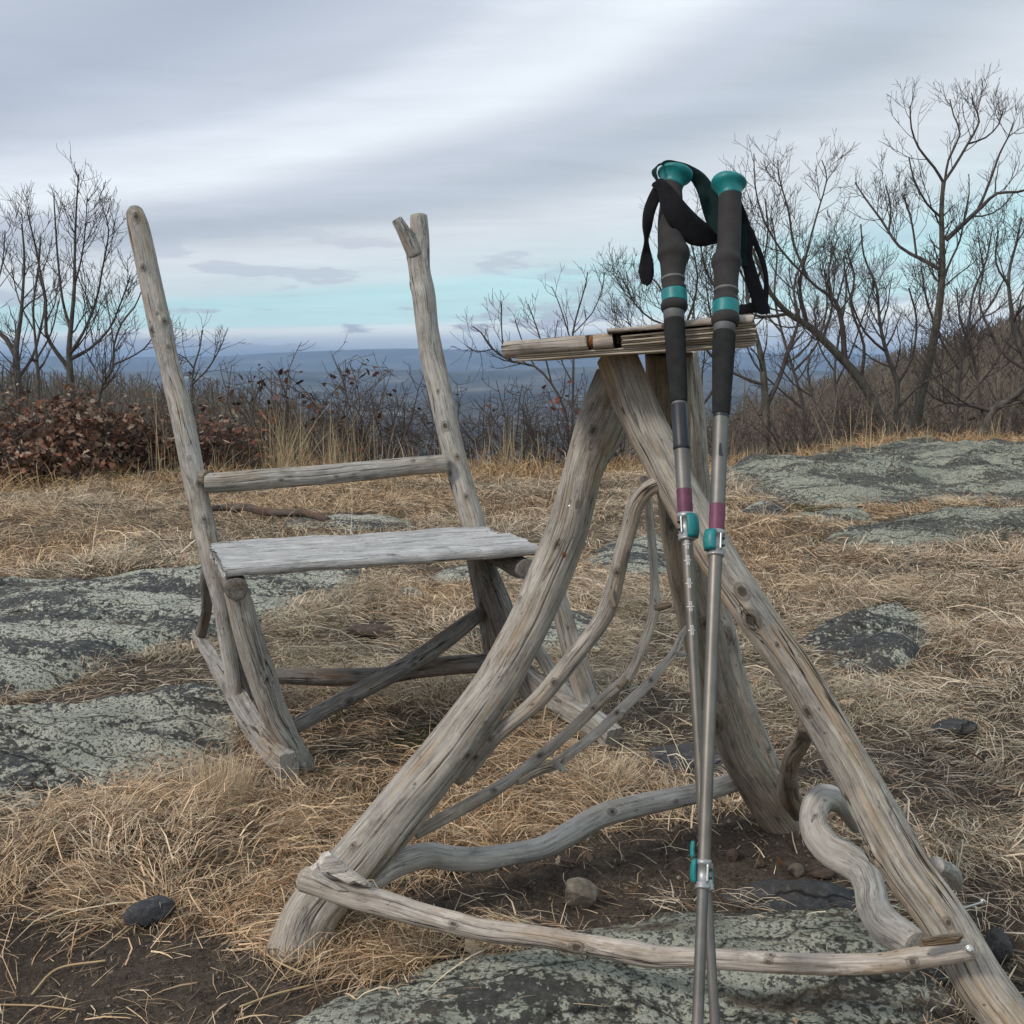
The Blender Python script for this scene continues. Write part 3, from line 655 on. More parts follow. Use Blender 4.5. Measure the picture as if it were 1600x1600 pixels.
def straw(N, seed, seg, dmin, dmax, fov, lk, wk, name, label):
    rg = np.random.default_rng(seed)
    d = dmin + (dmax - dmin) * rg.random(N) ** 1.05; a = (rg.random(N) * 2 - 1) * fov
    x, y = d * np.tan(a), d.copy()
    # clump: pull blades toward clump roots
    cell = .10 + .02 * d; gx = np.round(x / cell + rg.normal(0, .25, N)); gy = np.round(y / cell + rg.normal(0, .25, N))
    jx = (hsh(gx, gy, 5) - .5) * cell * .9; jy = (hsh(gx, gy, 6) - .5) * cell * .9
    pull = rg.random(N) ** .7 * .55
    cxx, cyy = gx * cell + jx, gy * cell + jy
    x = x * (1 - pull) + cxx * pull; y = y * (1 - pull) + cyy * pull
    soil = soil_at(x, y); rd = rock_d(x, y)
    den = (1 - .972 * soil) * (1 - .7 * moss_at(x, y)) * np.where(rd > .05, .012, np.where(rd > 0, .22, 1))
    den *= .45 + .75 * sstep(-.5, .25, fbm(x * 2.6, y * 2.6, 38, 3))
    keep = (rg.random(N) < den) & (y < crest(x) + 1.6)
    x, y, gx, gy, soil, d = x[keep], y[keep], gx[keep], gy[keep], soil[keep], d[keep]; n = len(x)
    flow = 2.2 * np.pi * fbm(x * .75, y * .75, 31, 3) + .5 * np.pi * fbm(x * 3, y * 3, 32, 2) + .15
    ca = np.arctan2((y - cyy[keep]) + .25 * cell[keep] * np.sin(flow), (x - cxx[keep]) + .25 * cell[keep] * np.cos(flow))
    ang = np.where(rg.random(n) < .52, flow + rg.normal(0, .34, n), ca + rg.normal(0, .75, n))
    L = lk * np.exp(rg.normal(0, .42, n)) * (1 + .02 * d); W = wk * rg.uniform(.5, 1.35, n) * (.55 + .19 * d)
    L = np.where(rd[keep] > .0, L * .6, L)
    H = np.abs(rg.normal(0, .16, n)) * L * (1 - .6 * soil); lay = rg.random(n) ** 1.4 * (.026 + .0015 * d) * (.5 + 1.2 * sstep(-.3, .35, fbm(x * 3.2, y * 3.2, 39, 2))) * (1 - .8 * soil)
    z = zg(x, y) + .002 + lay + np.where(rd[keep] > 0, .012, 0)
    lc = (.42 + .58 * (lay / lay.max()) ** .5)[:, None]
    c = tint_for(x, y, rg, n) * np.where(rg.random(n) < .30, rg.uniform(.28, .6, n), 1.04)[:, None]
    pitch = np.where(rg.random(n) < .07, rg.uniform(.15, .7, n), rg.normal(0, .05, n))
    curl = rg.normal(0, .55, n)
    g = blades(x, y, z, ang, L, W, H, curl, pitch, c, seg, rg.normal(0, .45, n))
    o = make_mesh(name, *g[:3], g[3], True, M_STRAW); tag(o, label, 'grass', None, 'stuff')
straw(385000, 11, 2, 1.02, 4.4, .64, .042, .0013, 'dry_grass', 'fine matted blades of tan dry grass around the table and chair')
straw(40000, 14, 3, 1.02, 5.5, .64, .070, .0026, 'dry_grass', 'longer loose straws lying over the matted grass')
straw(315000, 12, 2, 3.9, 13.5, .64, .075, .0015, 'dry_grass', 'matted golden dry grass across the hilltop behind the chair')

def tuft(px, py, n, hgt, spread, lean, seed, label, cat='grass tuft', fine=.0014, group=None, name='grass_tuft', lean_dir=0., palette=None, curlk=.5):
    rg = np.random.default_rng(seed); g = G(px, py) if py < 1e9 else None; s = 1
    a = rg.uniform(0, 2 * np.pi, n); rad = spread * np.sqrt(rg.random(n)) * .35
    x = g[0] + rad * np.cos(a); y = g[1] + rad * np.sin(a); ang = np.where(rg.random(n) < .6, a, lean_dir) + rg.normal(0, .3, n)
    L = hgt * rg.uniform(.45, 1.05, n); pitch = np.clip(R_(90) - np.abs(rg.normal(lean, lean * .6, n)), .1, 1.5)
    c = (palette if palette is not None else PAL[[0, 1, 5, 2]])[rg.integers(0, len(palette) if palette is not None else 4, n)] * rg.uniform(.8, 1.2, (n, 1))
    V, Q, T, A = blades(x, y, zg(x, y) - .004, ang, L, np.full(n, fine) * rg.uniform(.6, 1.3, n), L * .02, rg.normal(0, curlk, n), pitch, c, 5, rg.normal(0, .8, n))
    o = make_mesh(name, V, Q, T, A, True, M_STRAW, None, g); o.location = g; tag(o, label, cat, group); return o
tuft(345, 1268, 900, .125, .16, .28, 1, 'fine upright tan grass tuft in front of the left chair runner', fine=.0011)
tuft(930, 1225, 900, .07, .22, .9, 2, 'soft low grass tuft in front of the right chair runner', fine=.0011)
tuft(260, 1225, 120, .10, .30, .6, 3, 'sparse dark grass tuft at the lip of the left rock ledge', fine=.0012)
tuft(1400, 1010, 200, .07, .5, .8, 4, 'low straw tuft spilling over the lone lichened rock', fine=.0018)

# loose straws on bare soil
def loose(pts, label, r=.0016, c=(.50, .36, .20)):
    C = []
    for a, b in pts:
        g = G(a, b); C.append([g[0], g[1], g[2] + .006, r])
    V, Q, T, A = tube(C, .01, 6, 1, .0, .0, ends=('flat', 'flat')); A = {'tint': ('FLOAT_COLOR', np.tile([*c, 1], (len(V), 1)))}
    org = V.mean(0); o = make_mesh('straw_stem', V, Q, T, A, True, M_STRAW, None, org); o.location = org; tag(o, label, 'straw')
loose([(50, 1560), (90, 1520), (165, 1507)], 'bent dry stem on bare soil at far lower left')
loose([(-10, 1576), (60, 1578), (118, 1585)], 'straight dry stem lying along the bottom left corner', .0012)
loose([(375, 1580), (430, 1560), (490, 1545)], 'long pale straw pointing up right on soil below the left table leg')
loose([(438, 1538), (465, 1510), (480, 1490)], 'short upright straw crossing the long pale straw', .0012)
loose([(325, 1355), (360, 1440), (420, 1500), (480, 1530)], 'long curving straw left of the table foot')
loose([(610, 1510), (740, 1498), (870, 1503)], 'bundle straw lying along the near rock edge, left end', .0018)
loose([(650, 1500), (780, 1490), (880, 1492)], 'thin straw lying just above the rock edge', .0012, (.36, .25, .14))
loose([(1180, 1424), (1250, 1436), (1320, 1440)], 'long thin straw across the dark slab edge', .0012)
loose([(1165, 1445), (1230, 1440)], 'short straw on the lichen below the dark slab', .001)
loose([(545, 1500), (552, 1450)], 'upright yellow straw below the stretcher end', .0012)
loose([(60, 1400), (130, 1370), (90, 1450)], 'folded straw on the soil edge at left', .001)
loose([(225, 1440), (180, 1475)], 'short straw beside the dark elongated stone', .001)

# soil crumbs
def crumbs():
    rg = np.random.default_rng(77); N = 60000; d = 1.05 + 2.3 * rg.random(N); x = d * np.tan((rg.random(N) * 2 - 1) * .5); y = d
    k = (soil_at(x, y) > .45) & (rock_d(x, y) < .01); x, y = x[k], y[k]; n = len(x)
    base = np.array([(1, 0, 0), (-.5, .86, 0), (-.5, -.86, 0), (0, 0, 1), (0, 0, -.6)]); F = np.array([(0, 1, 3), (1, 2, 3), (2, 0, 3), (1, 0, 4), (2, 1, 4), (0, 2, 4)])
    s = .0013 * np.exp(np.clip(rg.normal(0, .55, n), -1, 1.3)); V = base[None] + rg.normal(0, .3, (n, 5, 3)); an = rg.uniform(0, 6.3, n)
    R = np.stack([np.cos(an), -np.sin(an), np.sin(an), np.cos(an)], -1).reshape(n, 2, 2); V[:, :, :2] = np.einsum('nij,nkj->nki', R, V[:, :, :2])
    V = V * s[:, None, None] + np.stack([x, y, zg(x, y) + .002], -1)[:, None, :]
    T = (np.arange(n)[:, None, None] * 5 + F[None]).reshape(-1, 3)
    c = np.array([(.095, .070, .052), (.15, .115, .085), (.28, .23, .18), (.055, .041, .032)])[rg.choice(4, n, p=[.4, .35, .1, .15])]
    o = make_mesh('soil_crumbs', V.reshape(-1, 3), None, T, {'tint': ('FLOAT_COLOR', np.repeat(np.concatenate([c, np.ones((n, 1))], 1), 5, axis=0))}, False, M_DEBRIS)
    tag(o, 'loose crumbs and grit on the bare brown soil', 'grit', None, 'stuff')
crumbs()
# ==OBJECTS==
# ------------------------------------------------------------------ rustic table
def ipath(pts, Y0, Y1, ease=1.0):      # rows px,py,rpx ; depth runs from Y0 to Y1 along path length
    p = np.array(pts, float); s = np.concatenate([[0], np.cumsum(np.hypot(*np.diff(p[:, :2], axis=0).T))]); s = (s / s[-1]) ** ease
    return px_path([(a, b, Y0 + (Y1 - Y0) * q, r) for (a, b, r), q in zip(p, s)])
def screw(th, p, r, mat=None):      # small screw head facing the camera at p
    n = CAM - p; n /= np.linalg.norm(n); e = []
    C = [[*(p - n * r * .8), r], [*(p - n * r * .3), r], [*(p + n * r * .1), r * .95], [*(p + n * r * .25), r * .6]]
    g = tube(np.array(C) + 0.0, r * .3, 16, 1, 0, 0); th.part('screw', g, mat or M_STEEL, parent=e[0] if e else None)

TB = Thing('rustic_table', P(1000, 1300, 1.72) * np.array([1, 1, 0]), 'rustic driftwood table with small plank and plywood top and splayed crooked log legs', 'table')
fl = [(968, 592, 36), (936, 672, 39), (914, 725, 33), (899, 781, 32), (885, 832, 32), (859, 900, 32.5), (830, 965, 33), (796, 1030, 34), (767, 1083, 36), (718, 1150, 38), (665, 1217, 39), (612, 1283, 40), (562, 1340, 41), (515, 1390, 42), (484, 1435, 45), (466, 1490, 50), (460, 1520, 52)]
Yf = GY(470, 1478)
leg_fl = ipath(fl, 1.80, Yf)
o = TB.part('leg', tube(leg_fl, .006, 72, 2, .035, .010, cracks=[(-.25, .18, .97, .010), (.30, .05, .5, .006), (.75, .30, .62, .004), (-.9, .55, .95, .006)],
      knots=[(.18, .27, .004, .007), (-.15, .205, .003, .005), (.2, .095, .004, .008), (-.8, .6, .004, .008), (.5, .8, .003, .006)], twist=.15), W_LEG)
o['label'] = 'thick smooth curved front left leg'
fr = [(962, 555, 30), (984, 612, 31), (1006, 660, 31), (1030, 706, 31), (1052, 752, 31), (1099, 835, 32), (1134, 892, 30), (1170, 945, 30), (1210, 1003, 30), (1246, 1055, 30), (1301, 1150, 32), (1335, 1208, 33), (1364, 1262, 36), (1395, 1318, 38), (1424, 1368, 38), (1484, 1452, 38), (1530, 1532, 39), (1580, 1600, 39), (1650, 1695, 39)]
Yr = GY(1655, 1690)
leg_fr = ipath(fr, 1.70, Yr)
def flatsec(TH, S):     # split face on the left, more square near the top
    q = np.exp(-(S / .22) ** 2); sq = 1 / np.maximum(np.abs(np.cos(TH + .4)) ** 6 + np.abs(np.sin(TH + .4)) ** 6, .01) ** (1 / 6)
    return 1 - .42 * q + .42 * q * sq - .05 * (np.cos(TH - 2.6) > .6)
o = TB.part('leg', tube(leg_fr, .006, 80, 5, .045, .030, section=flatsec, cracks=[(-.05, .03, .36, .008), (.45, .28, .98, .010), (-.3, .36, .98, .009), (.85, .45, .9, .006), (-.75, .5, .93, .006), (.1, .55, .99, .008)],
      knots=[(.1, .30, .006, .010), (-.1, .355, .006, .012), (.3, .39, .009, .014), (1.3, .70, .010, .010), (-.1, .80, .004, .007), (-.9, .17, .006, .012), (.5, .52, .004, .008)]), W_SPLIT)
o['label'] = 'long straight front right leg with split flat top and orange streaks'
bl = [(1046, 553, 37), (1046, 620, 34), (1048, 690, 31), (1054, 760, 29), (1062, 830, 30), (1074, 900, 31), (1087, 950, 33), (1100, 1000, 33), (1112, 1050, 32), (1131, 1110, 29), (1153, 1172, 30), (1180, 1220, 31), (1205, 1262, 30), (1233, 1300, 29)]
Yb = GY(1222, 1290)
leg_bk = ipath(bl, 1.90, Yb)
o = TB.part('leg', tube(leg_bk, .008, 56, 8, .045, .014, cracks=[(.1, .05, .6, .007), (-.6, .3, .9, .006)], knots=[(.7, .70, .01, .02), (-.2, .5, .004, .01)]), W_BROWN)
o['label'] = 'dark brown bowed rear leg'
b4 = [(1070, 550, 20), (1083, 650, 19), (1090, 740, 18), (1104, 850, 17), (1122, 950, 18), (1140, 1020, 17), (1164, 1100, 15), (1190, 1160, 14), (1214, 1214, 13), (1225, 1240, 13)]
TB.part('leg', tube(ipath(b4, 2.0, GY(1222, 1236, .01)), .01, 30, 9, .05, .012, knots=[(.2, .58, .012, .02)]), W_LEG)['label'] = 'slim straight rear leg behind the bowed one'
# braces and stretchers
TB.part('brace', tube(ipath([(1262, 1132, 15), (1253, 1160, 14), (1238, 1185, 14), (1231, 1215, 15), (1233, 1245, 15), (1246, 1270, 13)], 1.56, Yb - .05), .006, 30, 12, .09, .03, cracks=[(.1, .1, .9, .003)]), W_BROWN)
TB.part('brace', tube(ipath([(1226, 1252, 9), (1219, 1238, 6), (1220, 1222, 4)], Yb - .03, Yb - .03), .004, 16, 13, .08, .02), W_LEG)
Sc = [(1338, 1290, 12), (1318, 1262, 15), (1300, 1247, 19), (1281, 1250, 21), (1271, 1275, 21), (1277, 1303, 23), (1298, 1327, 25), (1326, 1343, 26), (1349, 1362, 25), (1359, 1389, 24), (1364, 1417, 25), (1380, 1444, 27), (1408, 1464, 27), (1434, 1480, 24)]
TB.part('stretcher', tube(ipath(Sc, 1.86, 1.46), .005, 44, 14, .05, .015, ends=('round', 'flat'), cracks=[(.1, .3, .95, .004), (-.5, .45, .9, .003)]), W_SILVER)['label'] = 'silver S shaped driftwood stretcher'
TB.part('stretcher', tube(ipath([(560, 1386, 18), (590, 1368, 19), (625, 1347, 21), (668, 1336, 20), (709, 1341, 19), (752, 1342, 18), (808, 1333, 17), (850, 1324, 18), (890, 1303, 19), (934, 1277, 18), (981, 1262, 17), (1028, 1252, 17), (1084, 1241, 16), (1120, 1231, 15), (1160, 1218, 15)], Yf + .02, Yb + .0), .006, 40, 15, .05, .012, cracks=[(.2, .1, .9, .003)], knots=[(.0, .62, .005, .008)]), W_SILVER)['label'] = 'wavy grey stretcher along the far side'
Yfs = Yf - .075
fs = ipath([(474, 1374, 19), (498, 1381, 19), (540, 1396, 19), (597, 1411, 20), (653, 1428, 18), (709, 1442, 17), (766, 1455, 17), (850, 1465, 16), (900, 1474, 16), (950, 1482, 17), (990, 1489, 19), (1022, 1495, 18), (1075, 1496, 16), (1150, 1499, 16), (1225, 1504, 16), (1300, 1507, 16), (1375, 1506, 16), (1430, 1498, 17), (1480, 1489, 17), (1517, 1484, 16)], Yfs, 1.335)
st = TB.part('stretcher', tube(fs, .005, 44, 16, .05, .018, ends=('chip', 'chip'), cracks=[(-.2, .02, .35, .004), (.1, .55, .99, .006), (.5, .3, .6, .003)], knots=[(.1, .25, .004, .006), (.3, .44, .006, .009), (.0, .72, .003, .005), (.2, .92, .005, .007)]), W_PALE)
st['label'] = 'pale front stretcher screwed across both front legs'
# splintered cap on the left end of the front stretcher
def shard(pts, th_, Y, seed, mat, name='splinter', parent=None):
    pts = np.array(pts, float); n = len(pts); rg = np.random.default_rng(seed)
    c = pts.mean(0); g = []
    for lay, (k, dy) in enumerate(((1.0, 0), (.97, -th_ * .6), (.80, -th_))):
        q = c + (pts - c) * k + rg.normal(0, .6, pts.shape); g.append(P(q[:, 0], q[:, 1], Y + dy))
    V = np.vstack(g + [P(c[0], c[1], Y - th_ * .9)[None], P(c[0], c[1], Y + .002)[None]]); Q = []; T = []
    for a in range(2):
        for i in range(n): j = (i + 1) % n; Q.append([a * n + i, a * n + j, (a + 1) * n + j, (a + 1) * n + i])
    for i in range(n): j = (i + 1) % n; T.append([2 * n + i, 2 * n + j, 3 * n]); T.append([j, i, 3 * n + 1])
    d = P(pts[3][0], pts[3][1], Y) - P(pts[0][0], pts[0][1], Y); d /= np.linalg.norm(d); b = np.cross(d, FWD)
    GR = np.stack([V @ b, V @ FWD, V @ d], -1)
    return TB.part(name, (V, np.array(Q), np.array(T), {'grain': ('FLOAT_VECTOR', GR)}), mat, parent, smooth=False)
shard([(494, 1347), (503, 1333), (513, 1329), (530, 1342), (548, 1357), (563, 1367), (581, 1381), (580, 1387), (570, 1386), (558, 1379), (545, 1384), (530, 1376), (514, 1368), (508, 1361), (497, 1362)], .022, Yfs - .010, 1, W_SPLINTER, parent=st)
shard([(482, 1356), (494, 1349), (500, 1362), (512, 1372), (540, 1388), (552, 1396), (530, 1394), (505, 1384), (485, 1372)], .014, Yfs - .014, 2, W_SPLINTER, parent=st)
shard([(1438, 1468), (1470, 1460), (1500, 1457), (1507, 1462), (1500, 1472), (1465, 1478), (1436, 1480)], .010, 1.328, 3, W_BROWN, parent=st)
# branch lattice
br = TB.part('branch', tube(ipath([(1046, 755, 13), (1028, 757, 13), (1008, 768, 13), (993, 790, 13), (984, 822, 12), (972, 865, 12), (962, 908, 13), (950, 948, 15), (936, 975, 15), (915, 1003, 14), (893, 1030, 14), (866, 1064, 13), (842, 1092, 13), (808, 1122, 12), (779, 1146, 13), (757, 1172, 13), (738, 1196, 13), (718, 1216, 12)], 1.63, 1.70), .005, 32, 18, .08, .03, ends=('flat', 'round'), cracks=[(-.2, .25, .6, .004), (.2, .5, .9, .003)], knots=[(.1, .28, .003, .006), (.0, .62, .003, .006), (.2, .85, .003, .005)]), W_SPLIT)
br['label'] = 'thickest of the curved lattice branches, nearest the left leg'
TB.part('twig_stub', tube(ipath([(961, 948, 5), (957, 932, 4), (958, 922, 2.5)], 1.64, 1.64), .003, 12, 1, .05, .02), W_BROWN, parent=br)
b2 = TB.part('branch', tube(ipath([(1005, 745, 6), (1010, 765, 6), (1014, 800, 6.5), (1019, 850, 6.5), (1023, 905, 7), (1023, 948, 9), (1016, 978, 8), (1003, 1012, 7.5), (990, 1043, 7.5), (973, 1066, 9), (937, 1097, 9), (903, 1131, 8.5), (856, 1172, 9), (809, 1210, 9), (762, 1240, 10), (716, 1266, 10), (680, 1286, 10), (648, 1304, 9)], 1.90, 1.67), .005, 24, 19, .07, .02, knots=[(.0, .55, .003, .005), (.1, .7, .003, .005), (-.1, .82, .003, .005)]), W_LEG)
b2['label'] = 'middle slender lattice branch curving down to the left leg foot'
TB.part('twig_stub', tube(ipath([(1022, 950, 6), (1036, 948, 5), (1048, 944, 4)], 1.83, 1.83), .003, 12, 2, .06, .02), W_BROWN, parent=b2)
TB.part('twig_stub', tube(ipath([(978, 1062, 5), (968, 1074, 6)], 1.77, 1.76), .003, 12, 2, .06, .02), W_BROWN, parent=b2)
b3 = TB.part('branch', tube(ipath([(1076, 978, 4.5), (1065, 992, 5), (1053, 1019, 6), (1037, 1038, 6.5), (1012, 1069, 7), (972, 1107, 7.5), (931, 1147, 7.5), (887, 1180, 8), (868, 1194, 9), (841, 1204, 8), (809, 1221, 7)], 1.93, 1.72), .005, 24, 20, .09, .03, knots=[(.1, .3, .003, .005), (.1, .5, .003, .005)]), W_PALE)
b3['label'] = 'lowest forked lattice branch joining the middle branch'
TB.part('twig_stub', tube(ipath([(1053, 1021, 5), (1063, 1023, 4), (1072, 1022, 3)], 1.90, 1.90), .003, 12, 3, .06, .02), W_SILVER, parent=b3)
TB.part('twig_stub', tube(ipath([(868, 1194, 6), (880, 1203, 5), (878, 1206, 3)], 1.75, 1.74), .003, 12, 4, .06, .02), W_SILVER, parent=b3)
TB.part('twig_stub', tube(ipath([(968, 1110, 5), (978, 1112, 3)], 1.80, 1.80), .003, 12, 5, .06, .02), W_SILVER, parent=b3)
lfr = [q for q in bpy.data.objects if q.parent == TB.e and q.get('label', '').startswith('long straight')][0]
TB.part('twig_stub', tube(ipath([(1402, 1276, 9), (1412, 1270, 5), (1416, 1258, 2)], 1.47, 1.47), .003, 16, 5, .06, .03, ends=('flat', 'chip')), W_SPLIT, parent=lfr)
TB.part('twig_stub', tube(ipath([(1462, 1352, 14), (1478, 1358, 12), (1490, 1366, 12), (1494, 1382, 10)], 1.46, 1.56), .004, 20, 6, .08, .03, ends=('flat', 'chip')), W_SILVER, parent=lfr)
TB.part('screw', tube(ipath([(1502, 1420, 2), (1532, 1411, 2), (1534, 1410, 5), (1536, 1409, 5)], 1.42, 1.46), .0015, 12, 6, 0, 0), M_STEEL, parent=lfr)
lfl = [q for q in bpy.data.objects if q.parent == TB.e and q.get('label', '').startswith('thick smooth')][0]
def camdisc(px, py, rpx, Y, mat, parent, name='screw', depth=.004):
    q = P(px, py, Y); n = CAM - q; n /= np.linalg.norm(n); r = rpx * mpp(q)
    C = np.array([[*(q + n * a * depth), r * b] for a, b in ((-1.5, 1), (-.2, 1), (.1, .96), (.35, .6))])
    TB.part(name, tube(C, .0006, 16, 1, 0, 0), mat, parent=parent)
def surf_Y(path, py):      # depth of the camera-facing surface of a log at photo row py
    k = np.interp(py, [pp[1] for pp in path[0]], np.arange(len(path[0]))); c = path[1]
    i = int(k); f = k - i; j = min(i + 1, len(c) - 1); v = c[i] * (1 - f) + c[j] * f; return v[1] - v[3] * .93
camdisc(891, 792, 4.5, surf_Y((fl, leg_fl), 792), M_STEEL, lfl)
camdisc(879, 866, 5.5, surf_Y((fl, leg_fl), 866), M_RUST, lfl, 'screw')
camdisc(1515, 1483, 6.5, 1.315, M_STEEL, st); camdisc(527, 1398, 3.5, Yfs - .017, M_RUST, st, 'nail')
# table top
def Yt(px): return np.interp(px, [782, 1183], [1.60, 1.548])
def slab(name, xa, ya, xb, yb, ha, hb, depth, dy, mat, seed, label=None, ends=.002, nl=50, rough=.0012):
    """front face from pixel (xa,ya) to (xb,yb), heights ha,hb px, board runs back `depth` metres."""
    Ya, Yb_ = Yt(xa) + dy, Yt(xb) + dy; p0 = P(xa, ya, Ya); p1 = P(xb, yb, Yb_)
    ax = p1 - p0; back = np.cross([0, 0, 1], ax); back /= np.linalg.norm(back)
    if back[1] < 0: back = -back
    g = plank(p0 + back * depth / 2, p1 + back * depth / 2, back, (0, 0, 1), depth, depth, ha * mpp(p0), seed, nl, 12, h1=hb * mpp(p1), rough=rough, ends=ends)
    o = TB.part(name, g, mat)
    if label: o['label'] = label
    return o
slab('plank', 782, 534, 918, 523.5, 24, 23, .085, 0, W_PALE, 21, 'solid plank along the left of the top edge')
slab('plank', 925, 523, 957, 520, 23, 23, .085, 0, W_PALE, 22, 'short plank end right of the saw cut')
slab('saw_kerf', 917, 526, 926, 525, 17, 17, .07, .003, M_RUST, 23, 'orange rusty slot between the planks', nl=6, rough=.0004)
for i, (a, b_, y0) in enumerate([(787, 880, 534)]): pass
# plywood layers, each ply its own lamina
for i in range(6):      # right stack: six plies between y 520 and 541
    ya = 524.0 + i * 3.3; yb = 503.5 + i * 4.05
    slab('plywood_ply', 969 + (i % 3) * .8, ya, 1183 - (i % 2) * 2.0, yb, 3.25, 4.0, .26, (.003 if i % 2 else -.0005), M_PLY, 30 + i, nl=70, rough=.0003, ends=.002)
for i in range(3):
    ya = 555.0 + i * 3.2; yb = 528.0 + i * 4.0
    slab('plywood_ply', 802 + i * 1.0, ya, 1184 - i * 1.5, yb, 3.1, 3.9, .33, .006 + (.0025 if i % 2 else 0), M_PLY, 40 + i, nl=90, rough=.0003, ends=.002)
slab('board', 946, 514.5, 1036, 503.5, 7, 9.5, .30, -.006, W_PALE, 50, 'thin top board left piece')
slab('board', 1038, 503.5, 1178, 489.5, 9.5, 14.5, .30, -.004, W_PALE, 51, 'thin top board right piece')
slab('board', 800, 533, 990, 517, 21, 22, .20, .088, W_DARK, 52, 'dark filler board added inside the top to blacken the gap')  # filler added behind the planks, dark toned so the gap reads as black shade

# ------------------------------------------------------------------ rocking chair
CH = Thing('rocking_chair', P(600, 1150, 2.45) * np.array([1, 1, 0]), 'rustic bare log rocking chair with tall back posts and plank seat facing the viewer', 'chair')
YLf = GY(452, 1222); YRf = GY(955, 1176)
def cpart(name, pts, mat, seed, step=.007, sides=40, label=None, parent=None, **k):
    o = CH.part(name, tube(px_path(pts), step, sides, seed, **k), mat, parent)
    if label: o['label'] = label
    return o
cpart('back_post', [(211, 330, 14, ), ] and [(211, 333, 3.00, 13.5), (216, 352, 2.99, 16), (224, 390, 2.97, 16.5), (232, 428, 2.95, 16.5), (242, 473, 2.92, 17.5), (253, 520, 2.89, 18.5), (263, 562, 2.86, 16), (279, 627, 2.82, 17), (292, 688, 2.78, 17.5), (304, 750, 2.74, 17.5), (313, 795, 2.72, 17.5), (323, 840, 2.70, 18), (333, 885, 2.68, 17), (345, 940, 2.66, 13), (356, 1010, 2.63, 12), (368, 1092, 2.60, 11)], W_GREY, 60,
      label='left back post with rounded top', lump=.05, ribs=.015, ends=('round', 'flat'), cracks=[(.3, .02, .3, .003), (-.2, .4, .8, .003)],
      knots=[(.35, .13, .005, .010), (.0, .235, .003, .006), (-.4, .255, .006, .010), (.8, .265, .006, .010), (-.3, .31, .003, .006), (.1, .545, .003, .006), (-.3, .595, .006, .009), (-.1, .665, .005, .009), (0, .02, .006, .012)])
rp_ = cpart('back_post', [(654, 337, 3.08, 12.5), (655, 370, 3.07, 15), (654, 400, 3.06, 17.5), (656, 425, 3.05, 17.5), (662, 460, 3.03, 18.5), (668, 515, 3.00, 17), (678, 572, 2.97, 19), (691, 630, 2.93, 19), (705, 690, 2.89, 17.5), (719, 748, 2.86, 18), (729, 785, 2.84, 19), (739, 820, 2.82, 20), (746, 870, 2.80, 17), (755, 930, 2.78, 15), (764, 985, 2.76, 14), (770, 1030, 2.74, 13)], W_GREY, 61,
      label='right back post with forked top', lump=.06, ribs=.02, cracks=[(.0, .02, .2, .004), (-.5, .1, .35, .003), (.1, .3, .6, .003)],
      knots=[(1.1, .09, .006, .012), (1.2, .16, .005, .010), (.1, .42, .003, .006), (.2, .50, .006, .012), (-.2, .57, .004, .008), (-.1, .66, .004, .008), (.8, .60, .004, .008)])
cpart('fork_stub', [(650, 398, 3.05, 14), (640, 378, 3.045, 12.5), (629, 358, 3.04, 10), (620, 343, 3.04, 8.5)], W_GREY, 62, parent=rp_, lump=.05, ribs=.03, sides=28)
cpart('back_rail', [(324, 755, 2.725, 15.5), (345, 754, 2.725, 16), (420, 748, 2.74, 16), (500, 742, 2.765, 15.5), (580, 735, 2.79, 15), (650, 728, 2.815, 14.5), (697, 724, 2.83, 14)], W_GREY, 63, ribs=.02, lump=.03, cracks=[(.0, .05, .95, .005), (-.6, .2, .8, .003)], knots=[(.2, .3, .003, .006)])
cpart('rail_peg', [(316, 747, 2.73, 12), (325, 747, 2.722, 12)], W_BROWN, 64, sides=24)
# seat planks
def seat(name, fl_, fr_, bl_, br_, thick, seed, label):
    mid0 = (fl_ + bl_) / 2; mid1 = (fr_ + br_) / 2; w0 = np.linalg.norm(fl_ - bl_); w1 = np.linalg.norm(fr_ - br_)
    ax = mid1 - mid0; side = (bl_ - fl_ + br_ - fr_); up = np.cross(ax, side); up = up / np.linalg.norm(up); up = up if up[2] > 0 else -up
    g = plank(mid0, mid1, side, up, w0, w1, thick, seed, 110, 22, .0016, .009); o = CH.part(name, g, W_SEAT); o['label'] = label; return o
FL, FR = P(348, 885, 2.30), P(853, 851, 2.52); BL, BR = P(322, 846, 2.62), P(752, 822, 2.80)
def lp(a, b, t_): return a + (b - a) * t_
seat('seat_plank', lp(FL, BL, 0), lp(FR, BR, 0), lp(FL, BL, .60), lp(FR, BR, .62), .024, 70, 'wide front seat plank')
seat('seat_plank', lp(FL, BL, .625) - [0, 0, .002], lp(FR, BR, .63) + [0, 0, .0], lp(FL, BL, 1.0) - [0, 0, .001], lp(FR, BR, 1.0), .022, 71, 'narrow back seat plank')
# rails under seat (end grain showing at the front)
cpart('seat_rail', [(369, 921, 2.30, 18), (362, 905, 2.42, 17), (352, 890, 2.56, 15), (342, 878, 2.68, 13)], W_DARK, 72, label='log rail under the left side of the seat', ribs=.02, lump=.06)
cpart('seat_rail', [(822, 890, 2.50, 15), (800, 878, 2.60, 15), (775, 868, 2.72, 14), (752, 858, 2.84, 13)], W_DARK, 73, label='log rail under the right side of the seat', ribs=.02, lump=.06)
cpart('seat_bracket', [(840, 884, 2.54, 9), (815, 890, 2.55, 16), (790, 884, 2.58, 9), (772, 878, 2.60, 5)], W_DARK, 74, ribs=.03, lump=.08, sides=28)
